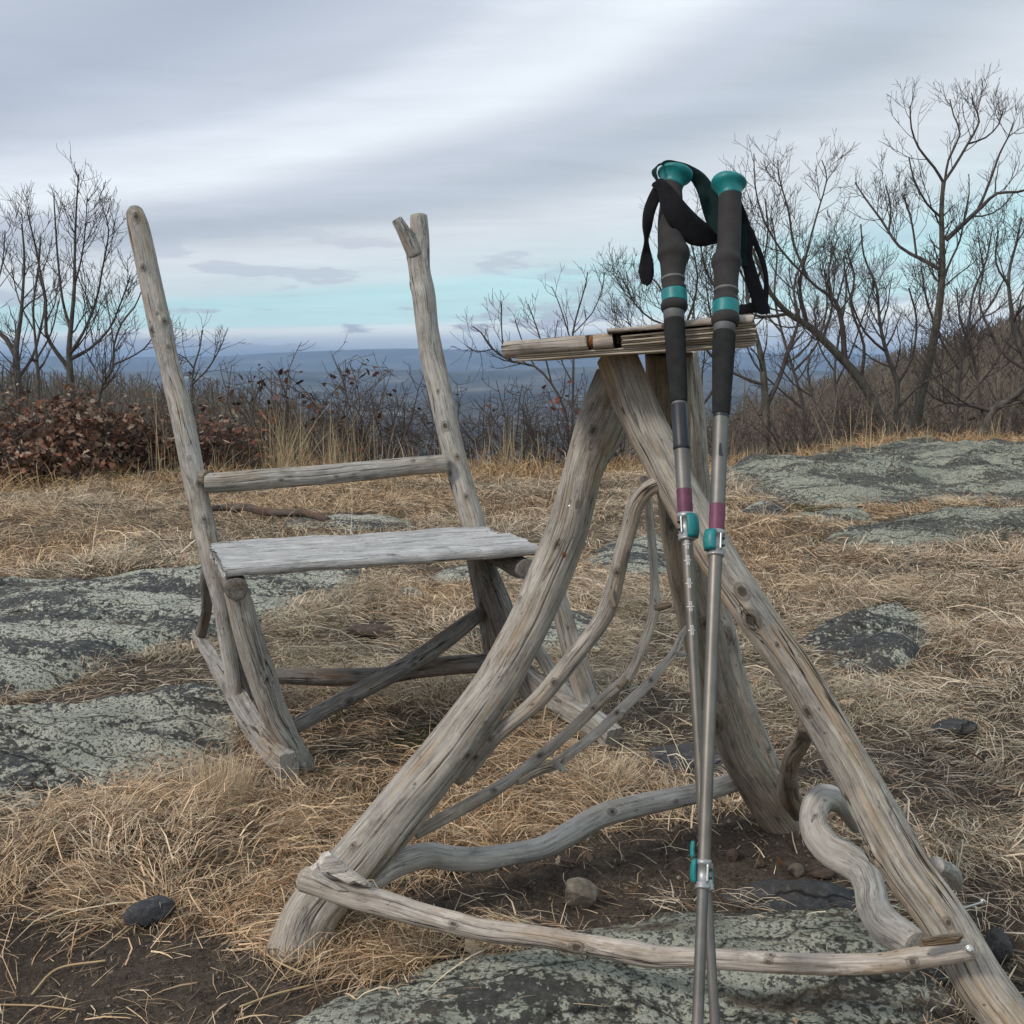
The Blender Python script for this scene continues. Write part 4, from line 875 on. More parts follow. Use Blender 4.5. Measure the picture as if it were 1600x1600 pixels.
# legs
def squarish(k, a0):
    def f(TH, S): return 1 - k + k * 1 / np.maximum(np.abs(np.cos(TH + a0)) ** 5 + np.abs(np.sin(TH + a0)) ** 5, .01) ** (1 / 5)
    return f
cpart('front_leg', [(368, 922, 2.34, 17), (376, 950, 2.345, 18.5), (387, 990, 2.35, 19.5), (406, 1050, 2.37, 20), (420, 1090, 2.38, 19.5), (436, 1130, 2.39, 19), (457, 1168, 2.40, 16.5), (476, 1197, 2.405, 15), (482, 1206, 2.405, 14)], W_GREY, 75, section=squarish(.6, .5),
      label='left front leg, cracked and split at its head', ribs=.035, lump=.05, cracks=[(.0, .02, .6, .006), (.5, .2, .95, .006), (-.4, .4, .95, .004)], knots=[(-.3, .45, .006, .010), (.3, .9, .003, .005)], ends=('flat', 'chip'))
cpart('front_leg', [(852, 870, 2.56, 13), (864, 905, 2.56, 13.5), (873, 938, 2.56, 14), (886, 984, 2.56, 15), (898, 1025, 2.555, 16), (909, 1062, 2.55, 16.5), (920, 1100, 2.545, 16), (930, 1140, 2.54, 15), (939, 1178, 2.54, 15)], W_GREY, 76, section=squarish(.6, .3),
      label='right front leg, pale with a long open split', ribs=.03, lump=.05, cracks=[(.4, .4, .99, .006), (-.2, .1, .5, .004)], ends=('flat', 'chip'))
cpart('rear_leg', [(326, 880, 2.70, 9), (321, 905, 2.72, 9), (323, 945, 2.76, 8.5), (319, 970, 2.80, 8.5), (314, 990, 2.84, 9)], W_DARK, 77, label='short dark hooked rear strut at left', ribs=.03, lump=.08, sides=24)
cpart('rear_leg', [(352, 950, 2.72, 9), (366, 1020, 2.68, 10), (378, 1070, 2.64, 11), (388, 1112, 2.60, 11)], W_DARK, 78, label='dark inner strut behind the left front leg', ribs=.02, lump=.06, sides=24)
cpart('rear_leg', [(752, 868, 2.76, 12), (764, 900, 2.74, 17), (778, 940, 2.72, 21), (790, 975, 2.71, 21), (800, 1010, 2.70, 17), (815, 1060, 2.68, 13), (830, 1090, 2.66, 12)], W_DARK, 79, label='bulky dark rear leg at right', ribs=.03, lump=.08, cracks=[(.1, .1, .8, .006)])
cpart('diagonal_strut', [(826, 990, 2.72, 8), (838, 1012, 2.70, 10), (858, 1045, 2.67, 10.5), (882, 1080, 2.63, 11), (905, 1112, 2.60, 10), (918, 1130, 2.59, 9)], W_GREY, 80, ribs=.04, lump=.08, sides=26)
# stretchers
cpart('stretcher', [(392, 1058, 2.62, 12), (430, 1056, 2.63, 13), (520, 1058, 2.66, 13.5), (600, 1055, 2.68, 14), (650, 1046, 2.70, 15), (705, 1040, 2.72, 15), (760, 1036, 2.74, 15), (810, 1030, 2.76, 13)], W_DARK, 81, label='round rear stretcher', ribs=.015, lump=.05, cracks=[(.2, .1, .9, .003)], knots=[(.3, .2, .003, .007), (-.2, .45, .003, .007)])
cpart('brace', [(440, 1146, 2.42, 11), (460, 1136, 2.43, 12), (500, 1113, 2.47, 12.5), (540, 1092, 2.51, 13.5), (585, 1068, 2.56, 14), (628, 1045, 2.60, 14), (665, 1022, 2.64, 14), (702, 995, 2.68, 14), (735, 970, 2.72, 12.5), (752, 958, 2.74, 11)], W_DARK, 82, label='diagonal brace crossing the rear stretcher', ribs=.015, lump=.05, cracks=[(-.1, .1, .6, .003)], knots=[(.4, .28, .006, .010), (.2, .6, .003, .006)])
# rockers: curved squared timbers
def rocker(pts, wpx, hpx, seed, label):     # rows px,py,Y of top centre line
    C = np.array([[*P(a, b, Y), 1] for a, b, Y in pts]); R = catmull(C, .012)[:, :3]; T = np.gradient(R, axis=0); T /= np.linalg.norm(T, axis=1)[:, None]
    side = np.cross(T, [0, 0, 1]); side /= np.linalg.norm(side, axis=1)[:, None]; up = np.cross(side, T)
    rg = np.random.default_rng(seed); n = len(R); u = np.linspace(0, 1, n)
    sec = np.array([(-1, -.05), (-.93, 0), (-.5, .02), (0, 0), (.5, .02), (.93, 0), (1, -.05), (1, -.35), (1, -.7), (1, -.95), (.9, -1), (.4, -1), (-.4, -1), (-.9, -1), (-1, -.95), (-1, -.7), (-1, -.35)])
    M = len(sec); sc_ = np.array([mpp(p) for p in R]); wv = np.interp(u, [0, .5, 1], wpx) * sc_ / 2; hv = np.interp(u, [0, .5, 1], hpx) * sc_
    wob = lambda f, s0: np.sin(u * f + s0)[:, None]
    A = sec[None, :, 0] * wv[:, None] * (1 + .06 * wob(13, seed) + .012 * rg.normal(0, 1, (n, 1))); B = sec[None, :, 1] * hv[:, None] * (1 + .04 * wob(17, seed + 1)) + .0005 * rg.normal(0, 1, (n, M))
    V = R[:, None] + A[..., None] * side[:, None] + B[..., None] * up[:, None]
    s = np.concatenate([[0], np.cumsum(np.linalg.norm(np.diff(R, axis=0), axis=1))]); GR = np.stack([A, B, np.broadcast_to(s[:, None], A.shape)], -1)
    idx = np.arange(n * M).reshape(n, M); nx = np.roll(idx, -1, 1); Q = np.stack([idx[:-1], idx[1:], nx[1:], nx[:-1]], -1).reshape(-1, 4)
    V = V.reshape(-1, 3); c0, c1 = len(V), len(V) + 1
    V = np.vstack([V, V[:M].mean(0), V[(n - 1) * M:n * M].mean(0)]); GR = np.vstack([GR.reshape(-1, 3), [[0, 0, 0]], [[0, 0, s[-1]]]])
    T1 = np.stack([nx[0], idx[0], np.full(M, c0)], -1)[:, ::-1]; T2 = np.stack([idx[-1], nx[-1], np.full(M, c1)], -1)[:, ::-1]
    o = CH.part('rocker', (V, Q, np.vstack([T1, T2]), {'grain': ('FLOAT_VECTOR', GR + seed)}), W_GREY, smooth=False); o['label'] = label
rocker([(452, 1178, YLf + .005), (436, 1166, YLf + .05), (412, 1140, YLf + .12), (388, 1108, YLf + .21), (366, 1072, YLf + .31), (345, 1042, YLf + .40), (325, 1010, YLf + .48), (307, 983, YLf + .55)], (29, 25, 13), (42, 25, 12), 90, 'left rocker runner curving up behind the legs')
rocker([(962, 1140, YRf), (940, 1120, YRf + .04), (905, 1100, YRf + .10), (868, 1078, YRf + .17), (838, 1054, YRf + .24), (815, 1030, YRf + .31), (795, 1005, YRf + .38)], (30, 22, 16), (36, 30, 20), 91, 'right rocker runner behind the table leg')

# ------------------------------------------------------------------ trekking poles
def lathe(A0, dirv, prof, sides=36, seed=0):      # prof rows: s along axis (m), r
    prof = np.array(prof, float); d = np.array(dirv) / np.linalg.norm(dirv); u = np.cross(d, [1, 0, 0]); u /= np.linalg.norm(u); v = np.cross(d, u)
    th = np.linspace(0, 2 * np.pi, sides, endpoint=False); n = len(prof)
    V = A0 + prof[:, 0][:, None, None] * d + prof[:, 1][:, None, None] * (np.cos(th)[None, :, None] * u + np.sin(th)[None, :, None] * v)
    idx = np.arange(n * sides).reshape(n, sides); nx = np.roll(idx, -1, 1); Q = np.stack([idx[:-1], nx[:-1], nx[1:], idx[1:]], -1).reshape(-1, 4)
    V3 = V; V = V.reshape(-1, 3); c = len(V); V = np.vstack([V, A0 + d * prof[0, 0], A0 + d * prof[-1, 0], V3[0], V3[-1]])
    ra, rb = np.arange(sides) + c + 2, np.arange(sides) + c + 2 + sides
    T = np.vstack([np.stack([np.roll(ra, -1), ra, np.full(sides, c)], -1), np.stack([rb, np.roll(rb, -1), np.full(sides, c + 1)], -1)])
    return V, Q, T, {}
def ribbon(rows, thick=.0016, step=.004):
    """rows px,py,Y,hx,hy (half-width vector in px) and optional depth skew of the two edges."""
    R = np.array([list(r) + [0] * (6 - len(r)) for r in rows], float)
    L = np.array([P(a - hx, b - hy, Y - sk) for a, b, Y, hx, hy, sk in R]); Rr = np.array([P(a + hx, b + hy, Y + sk) for a, b, Y, hx, hy, sk in R])
    Cc = catmull(np.hstack([L, Rr]), .004); L, Rr = Cc[:, :3], Cc[:, 3:]; n = len(L); mid = (L + Rr) / 2
    T = np.gradient(mid, axis=0); N = np.cross(T, Rr - L); N /= np.linalg.norm(N, axis=1)[:, None] + 1e-9
    k = 6; rows_ = []
    for f in np.linspace(0, 1, k): rows_.append(L + (Rr - L) * f + N * thick * (.5 + .35 * math.sin(math.pi * f)))
    for f in np.linspace(1, 0, k): rows_.append(L + (Rr - L) * f - N * thick * .5)
    V = np.stack(rows_, 1); M = 2 * k; idx = np.arange(n * M).reshape(n, M); nx = np.roll(idx, -1, 1)
    Q = [np.stack([idx[:-1], nx[:-1], nx[1:], idx[1:]], -1).reshape(-1, 4)]
    for row, f in ((0, 1), (n - 1, -1)):
        a = idx[row]
        for i in range(k - 1): Q.append(np.array([[a[i], a[i + 1], a[M - 2 - i], a[M - 1 - i]]])[:, ::f])
    return V.reshape(-1, 3), np.vstack(Q), None, {}
class Pole:
    def __init__(s, label, top, bot):      # (px,py,Y) twice
        a, b = P(*top), P(*bot); s.d = (b - a) / np.linalg.norm(b - a); s.a = a
        k = -(a[2] - .0) / s.d[2]; s.tip = a + s.d * k; s.L = k
        s.th = Thing('trekking_pole', s.tip, label, 'trekking pole', 'pair of trekking poles leaning on the table')
    def at(s, py):       # distance along axis where it projects to row py
        lo, hi = -1.0, 2.0
        for _ in range(50):
            m = (lo + hi) / 2; q = s.a + s.d * m - CAM; y = 800 - FPX * q.dot(UPV) / q.dot(FWD)
            if y < py: lo = m
            else: hi = m
        return lo
    def pt(s, py): return s.a + s.d * s.at(py)
    def seg(s, name, prof, mat, parent=None, sides=36, fine=True):
        pr = []
        for py, r in prof: q = s.pt(py); pr.append([s.at(py), r * mpp(q)])
        pr = np.array(pr)
        if fine and len(pr) > 3:
            R = catmull(np.hstack([pr, pr * 0]), .0015)[:, :2]; R[:, 0] = np.maximum.accumulate(R[:, 0]); pr = R
        return s.th.part(name, lathe(s.a, s.d, pr, sides), mat, parent)
def offset_axis_part(pole, name, pts, mat, parent=None, **k):
    return pole.th.part(name, tube(px_path(pts), .0025, 36, 3, lump=0, ribs=0, **k), mat, parent)

def clamp(pole, y0, y1, lever, r, ydir, dual=False):
    """two-ring flip lock between rows y0 and y1 with a teal lever on side ydir (-1 left, +1 right)."""
    h = y1 - y0
    c = pole.seg('lock_clamp', [(y0, r * .9), (y0 + .3, r * 1.12), (y0 + h * .16, r * 1.15), (y0 + h * .17, r * 1.02), (y0 + h * .27, r * 1.02), (y0 + h * .28, r * 1.14),
                 (y1 - h * .28, r * 1.14), (y1 - h * .27, r * 1.02), (y1 - h * .15, r * 1.02), (y1 - h * .14, r * 1.17), (y1 - 1, r * 1.15), (y1, r * .95)], M_SILVER, fine=False)
    q0 = pole.pt(y0); ax = pole.d
    n = CAM - q0; n -= n.dot(ax) * ax; n /= np.linalg.norm(n); b = np.cross(ax, n); b = b if b[0] > 0 else -b     # b: to the right
    m = mpp(q0); s0, s1 = pole.at(y0), pole.at(y1); H = s1 - s0
    return c, (n, b, m, s0, H)
def lever_geo(A, ax, n, b, m, s0, H, lo, hi, ra, span, sgn, thick, turn=0):
    # curved teal lever hugging the tube: arc from angle a0..a1 about axis
    th = np.linspace(span[0], span[1], 12); ss = np.linspace(lo, hi, 9); V = []
    for layer in (0, 1):
        for i, u in enumerate(ss):
            e = math.sin(math.pi * np.clip((u - lo) / (hi - lo), .06, .94)) ** .25
            for a in th:
                bulge = 1 + (.20 * math.sin(math.pi * (a - span[0]) / (span[1] - span[0])) if layer else 0)
                rad = (ra + layer * thick * e) * bulge; aa = a * sgn
                V.append(A + ax * (s0 + H * u) + n * math.cos(aa) * rad + b * math.sin(aa) * rad)
    V = np.array(V); K, J = len(ss), len(th); idx = np.arange(2 * K * J).reshape(2, K, J); Q = []
    for l in (0, 1):
        q = np.stack([idx[l, :-1, :-1], idx[l, :-1, 1:], idx[l, 1:, 1:], idx[l, 1:, :-1]], -1).reshape(-1, 4); Q.append(q if l else q[:, ::-1])
    bd = [idx[:, 0, :], idx[:, -1, ::-1]]; bs = [idx[:, ::-1, 0], idx[:, :, -1]]
    for e in bd + bs: Q.append(np.stack([e[0, :-1], e[0, 1:], e[1, 1:], e[1, :-1]], -1))
    return V, np.vstack(Q), None, {}

pa = Pole('left trekking pole whose black strap loops round its teal topped grip', (1054.5, 520, 1.543), (1117, 1600, 1.215))
pb = Pole('right trekking pole with white free teal cap and strap hanging behind'.replace('white free ', 'unwrapped '), (1131.5, 520, 1.530), (1090, 1600, 1.165))
YA = lambda py: float(pa.pt(py)[1]); YB = lambda py: float(pb.pt(py)[1])
# --- pole A grip (its handle bends slightly from the shaft line)
def gripA(name, rows, mat, parent=None): return pa.th.part(name, tube(px_path([(x, y, YA(y), r) for x, y, r in rows]), .0015, 40, 3, lump=0, ribs=0, ends=('flat', 'flat')), mat, parent)
gA = gripA('grip', [(1049, 288, 17), (1049.5, 300, 16.5), (1049, 320, 18), (1047, 345, 19), (1047, 370, 19.5), (1049.5, 384, 22), (1052, 395, 25.5), (1052.5, 402, 25), (1052.2, 410, 21.5), (1051.5, 424, 19), (1051.5, 436, 18.3)], M_RUBBER)
gripA('accent_line', [(1051.3, 435.5, 18.9), (1051.4, 437, 19.1), (1051.5, 438.5, 18.9)], M_BAND, gA)
gA2 = gripA('grip_neck', [(1051.5, 438, 18), (1052, 446, 17.6), (1053, 451, 19), (1053.5, 455, 20.4)], M_RUBBER)
gripA('teal_collar', [(1053.2, 455.5, 20.2), (1053.6, 462, 20.2), (1054, 470, 20), (1054, 473, 20)], M_TEAL)
gripA('grip_ring', [(1053.5, 473, 19.8), (1053.5, 477, 21.2), (1053.6, 481, 21.2), (1053.8, 485, 19.5), (1053.9, 487, 17.5)], M_RUBBER)
pa.seg('silver_band', [(485, 16.4), (500.5, 16.2), (501, 15.5)], M_BAND, fine=False)
gripA('cap', [(1056, 264.5, 8), (1056, 266, 19), (1055.5, 268.5, 26), (1055, 272, 27.8), (1054.5, 275, 26.3), (1053, 280, 21), (1051.5, 286, 17.8), (1050, 291, 17.2)], M_TEAL)
pa.seg('foam_sleeve', [(500.5, 15.6), (503, 16.6), (530, 16.2), (570, 15.4), (610, 14.2), (626, 13.4), (629, 12.2)], M_FOAM)
pa.seg('accent_ring', [(629, 11.6), (631.5, 11.8), (633, 11.6)], M_BAND, fine=False)
pa.seg('black_sleeve', [(632, 11.4), (634, 12.5), (696, 12.8), (701, 13.4), (703, 12)], M_BLACK, fine=False)
pa.seg('shaft', [(700, 11.6), (766, 11.6)], M_SHAFT, fine=False)
pa.seg('plum_band', [(765, 11.9), (767, 12.1), (800, 12.1), (803, 11.9)], M_PLUM, fine=False)
pa.seg('shaft', [(801, 11.2), (812, 11.2)], M_SHAFT, fine=False)
sa = pa.seg('shaft', [(806, 9.2), (900, 9.1), (1100, 8.8), (1340, 8.6), (1375, 8.6)], M_SHAFTW, fine=False)
pa.seg('shaft', [(1370, 7.6), (1600, 8.0), (1900, 8.6)], M_SHAFT, fine=False)
pb_end = None
def tip(pole):
    pole.th.part('tip', lathe(pole.tip, -pole.d, [(-.02, .002), (-.005, .004), (.03, .0048), (.09, .0056), (.10, .0062), (.105, .004)], 24), M_TIP)
    pole.th.part('basket', lathe(pole.tip - pole.d * .07, -pole.d, [(0, .006), (.002, .019), (.006, .021), (.009, .018), (.011, .007)], 32), M_BLACK)
    L = np.linalg.norm(pole.tip - pole.pt(1600)); pole.th.part('shaft', lathe(pole.pt(1590), pole.d, [(0, .0053), (L - .07, .005)], 24), M_SHAFT)
tip(pa); tip(pb)
# lock A upper
def lock(pole, y0, y1, r, span, sgn, lo=.02, hi=.9, thick=.0045, rad=1.10):
    h = y1 - y0
    c = pole.seg('lock_clamp', [(y0, r * .92), (y0 + .4, r * 1.16), (y0 + h * .18, r * 1.18), (y0 + h * .20, r * 1.0), (y1 - h * .24, r * 1.0), (y1 - h * .22, r * 1.2), (y1 - h * .12, r * 1.05), (y1 - h * .10, r * 1.2), (y1 - 1, r * 1.16), (y1, r * .9)], M_SILVER, fine=False)
    A = pole.a; ax = pole.d; q = pole.pt((y0 + y1) / 2); n = CAM - q; n = n - n.dot(ax) * ax; n /= np.linalg.norm(n); b = np.cross(ax, n); b = b if b[0] > 0 else -b
    m = mpp(q); s0, s1 = pole.at(y0), pole.at(y1); H = s1 - s0
    if lo < 0:      # an open lever: its thin tail stands above the clamp
        pole.th.part('lever', lever_geo(A, ax, n, b, m, s0, H, lo, -.03, r * m * 1.5, (1.25, 1.75), sgn, .0022), M_TEAL, c); lo = .02
    lv = pole.th.part('lever', lever_geo(A, ax, n, b, m, s0, H, lo, hi, r * m * rad, span, sgn, thick), M_TEAL, c)
    # pivot pin beside the lever and tightening screw
    for k, (aa, l0, l1, rr) in enumerate(((-.55 * sgn, .16, .78, .0016),)):
        p0 = A + ax * (s0 + H * l0) + (n * math.cos(aa) + b * math.sin(aa)) * r * m * 1.15; p1 = p0 + ax * H * (l1 - l0)
        pole.th.part('pivot_pin', tube(np.array([[*p0, rr], [*((p0 + p1) / 2), rr], [*p1, rr]]), .002, 14, 1, 0, 0), M_STEEL, c)
    for l0 in (.35, .62):
        aa = .95 * -sgn; p0 = A + ax * (s0 + H * l0) + (n * math.cos(aa) + b * math.sin(aa)) * r * m * .9; dv = n * math.cos(aa) + b * math.sin(aa)
        pole.th.part('lock_screw', tube(np.array([[*p0, .0017], [*(p0 + dv * .002), .0017], [*(p0 + dv * .0042), .0015]]), .001, 12, 1, 0, 0), M_BLACK, c)
    return c
lock(pa, 802, 845, 11.6, (.10, 1.75), 1, .10, .93)
# printed scale on pole A
def mark(pole, py, parent):
    q = pole.pt(py); ax = pole.d; n = CAM - q; n = n - n.dot(ax) * ax; n /= np.linalg.norm(n); b = np.cross(n, ax); m = mpp(q); r = 9.05 * m
    gs = []
    def patch(a0, a1, s0, s1):
        th = np.linspace(a0, a1, 5); V = []
        for s_k in (s0, s1):
            for rad in (r * 1.02 + .00015,):
                for a in th: V.append(q + ax * s_k * m + (n * math.cos(a) + b * math.sin(a)) * rad)
        V = np.array(V); idx = np.arange(10).reshape(2, 5); Q = np.stack([idx[0, :-1], idx[0, 1:], idx[1, 1:], idx[1, :-1]], -1); gs.append((V, Q, None, {}))
    patch(-.75, .55, -.6, .6)
    for s0 in (-7.5, 2.2):      # two tiny digit blocks, each a small 8-like glyph
        for k in range(2):
            for (a0, a1, t0, t1) in ((-.22, .22, 0, .7), (-.22, .22, 2.2, 2.9), (-.24, -.13, 0, 2.9), (.13, .24, 0, 2.9)): patch(a0, a1, s0 + k * 2.5 + t0, s0 + k * 2.5 + t1)
    pole.th.part('scale_mark', merge(gs), M_MARK, parent, smooth=True)
for py in (852, 877, 913, 949, 986): mark(pa, py, sa)
# --- pole B
def gripB(name, rows, mat, parent=None): return pb.th.part(name, tube(px_path([(x, y, YB(y), r) for x, y, r in rows]), .0015, 40, 3, lump=0, ribs=0, ends=('flat', 'flat')), mat, parent)
gB = gripB('grip', [(1141, 298, 17.5), (1140.5, 315, 17.8), (1140, 350, 18.2), (1139, 380, 18.5), (1137, 398, 20), (1135.5, 406, 23.5), (1135, 413, 23.5), (1135, 422, 20.5), (1134.5, 440, 19), (1134.5, 455, 18.7)], M_RUBBER)
gripB('accent_line', [(1134.6, 454, 19.3), (1134.6, 455.5, 19.5), (1134.6, 457, 19.2)], M_BAND, gB)
gripB('grip_neck', [(1134.5, 457, 18.6), (1134, 464, 18.2), (1134, 469, 20), (1134, 474, 21)], M_RUBBER)
gripB('teal_collar', [(1134, 474, 20.8), (1134, 482, 20.8), (1133.5, 490, 20.5), (1133.5, 493, 20.5)], M_TEAL)
gripB('grip_ring', [(1133.5, 493, 20.5), (1133.5, 498, 22), (1133.2, 502, 22), (1133, 507, 20), (1133, 509, 18)], M_RUBBER)
pb.seg('silver_band', [(507, 17.2), (520.5, 16.9), (521, 16)], M_BAND, fine=False)
gripB('cap', [(1140, 278, 8), (1139.5, 280, 20), (1139, 283, 26), (1138.8, 287, 27.8), (1139, 290.5, 26.3), (1139.5, 296, 21.5), (1140.5, 302, 18.6), (1141, 307, 18)], M_TEAL)
pb.seg('foam_sleeve', [(520.5, 16.4), (523, 17.8), (560, 17.2), (600, 15.6), (640, 14), (646, 13.5), (649, 12.4)], M_FOAM)
pb.seg('accent_ring', [(649, 12.2), (652, 12.3), (654, 11.8)], M_BLACK, fine=False)
sb = pb.seg('shaft', [(652, 11.9), (790, 11.7)], M_SHAFT, fine=False)
pb.seg('plum_band', [(789, 12.1), (791, 12.3), (826, 12.2), (829, 12)], M_PLUM, fine=False)
pb.seg('shaft', [(827, 11.4), (840, 11.2)], M_SHAFT, fine=False)
pb.seg('shaft', [(834, 10.5), (1000, 10.3), (1200, 10.1), (1385, 10)], M_SHAFTW, fine=False)
pb.seg('shaft', [(1380, 8.9), (1600, 9.3), (1900, 9.8)], M_SHAFT, fine=False)
lock(pb, 829, 870, 11.6, (.05, 1.7), -1, .06, .80)
lock(pb, 1343, 1389, 10.4, (1.0, 2.0), -1, -.60, .80, .0035, 1.2)
lock(pa, 1349, 1392, 9.6, (2.2, 2.9), 1, .1, .8, .003, 1.1)
# worn patch on pole B shaft
q = pb.pt(708); ax = pb.d; n = CAM - q; n = n - n.dot(ax) * ax; n /= np.linalg.norm(n); b = np.cross(n, ax); b = b if b[0] > 0 else -b; m = mpp(q)
V = []; prof = [(-12, -.05, .20), (-7, -.10, .22), (0, -.12, .30), (5, -.10, .36), (8, -.08, .50), (9, .0, .50)]
for s0, a0, a1 in prof:
    for a in np.linspace(a0, a1, 4): V.append(q + ax * s0 * m + (n * math.cos(a) + b * math.sin(a)) * (11.9 * m + .0002))
idx = np.arange(24).reshape(6, 4); pb.th.part('worn_sticker', (np.array(V), np.stack([idx[:-1, :-1], idx[:-1, 1:], idx[1:, 1:], idx[1:, :-1]], -1).reshape(-1, 4), None, {}), M_BLACK, sb)
# straps
YG = YA(330) - .022
pa.th.part('wrist_strap', merge([
    ribbon([(1040, 288, YG + .010, 3, 9), (1028, 284, YG + .012, 5, 6), (1022, 270, YG + .015, 4, 1), (1026, 260, YG + .02, 3.5, -3.5), (1040, 255, YG + .035, 0, 4.5), (1056, 258, YG + .05, -2, 6), (1074, 265, YG + .06, -4, 7), (1092, 280, YG + .065, -8, 8, .01), (1104, 300, YG + .06, -12, 6, .012), (1112, 325, YG + .055, -14, 4, .012), (1119, 350, YG + .05, -13, 3, .01), (1126, 372, YG + .045, -9, 2, .01)])]), M_STRAPG)
pa.th.part('wrist_strap', merge([
    ribbon([(1019, 288, YG - .002, 1, -2), (1030, 290, YG - .004, 3, -11), (1040, 305, YG - .006, 9, -14), (1053, 327, YG - .008, 12, -17), (1068, 345, YG - .004, 11, -19), (1084, 360, YG + .004, 8, -21), (1102, 368, YG + .015, 4, -17), (1118, 374, YG + .03, 2, -7), (1128, 376, YG + .04, 1, -4)]),
    ribbon([(1028, 297, YG + .002, 8, 4), (1021, 312, YG + .002, 9, 3), (1014, 332, YG + .003, 9, 2), (1011, 355, YG + .004, 7, 1, .004), (1010, 372, YG + .006, 3, .5, .008), (1010, 384, YG + .008, 4, 0, .006), (1010, 402, YG + .009, 9, 0), (1010, 425, YG + .010, 12, 1), (1009, 438, YG + .011, 9, 3), (1007, 445, YG + .011, 5, 2)])]), M_STRAP)
YH = YB(350) + .012
pb.th.part('wrist_strap', merge([
    ribbon([(1156, 312, YH, 3, 4), (1161, 330, YH + .004, 5, 2), (1166, 352, YH + .008, 7, 1), (1170, 375, YH + .010, 9, -1), (1166, 395, YH + .012, 9, -2), (1171, 420, YH + .014, 10, -2), (1178, 445, YH + .014, 11, -2), (1186, 468, YH + .014, 11, -3), (1192, 484, YH + .012, 11, -2), (1196, 491, YH + .012, 7, -1)]),
    ribbon([(1161, 338, YH + .012, 2, 3), (1171, 358, YH + .016, 4, -2), (1182, 384, YH + .018, 4, -2), (1192, 410, YH + .018, 4, -1.5), (1197, 432, YH + .018, 3.5, 0), (1197, 452, YH + .018, 4, 0), (1195, 476, YH + .016, 5, 0)]),
    ribbon([(1152, 484, YH + .02, 0, -8), (1165, 483, YH + .022, 0, -8), (1178, 480, YH + .022, 1, -9), (1190, 480, YH + .02, 1, -9)])]), M_STRAP)
pb.th.part('wrist_strap', ribbon([(1159, 345, YH + .002, 5, 3), (1162, 372, YH + .004, 6, 2), (1160, 396, YH + .006, 6, 1), (1163, 415, YH + .009, 6, 0)]), M_STRAPG)

# ------------------------------------------------------------------ fallen branch
C = px_path([(a, b, GY(a, b + 17), r) for a, b, r in [(285, 793, 4), (315, 797, 4), (345, 793, 5), (385, 793, 6), (420, 800, 6.5), (450, 802, 6), (480, 803, 6), (512, 812, 5)]])
org = C[3, :3].copy(); org[2] -= C[3, 3]
V, Q, T, A = tube(C, .012, 18, 90, .10, .03, ends=('chip', 'chip'), knots=[(1.3, .42, .02, .02)])
o = make_mesh('fallen_branch', V, Q, T, A, True, W_STICK, None, org); o.location = org; tag(o, 'dead brown branch lying in the straw behind the chair seat', 'branch')

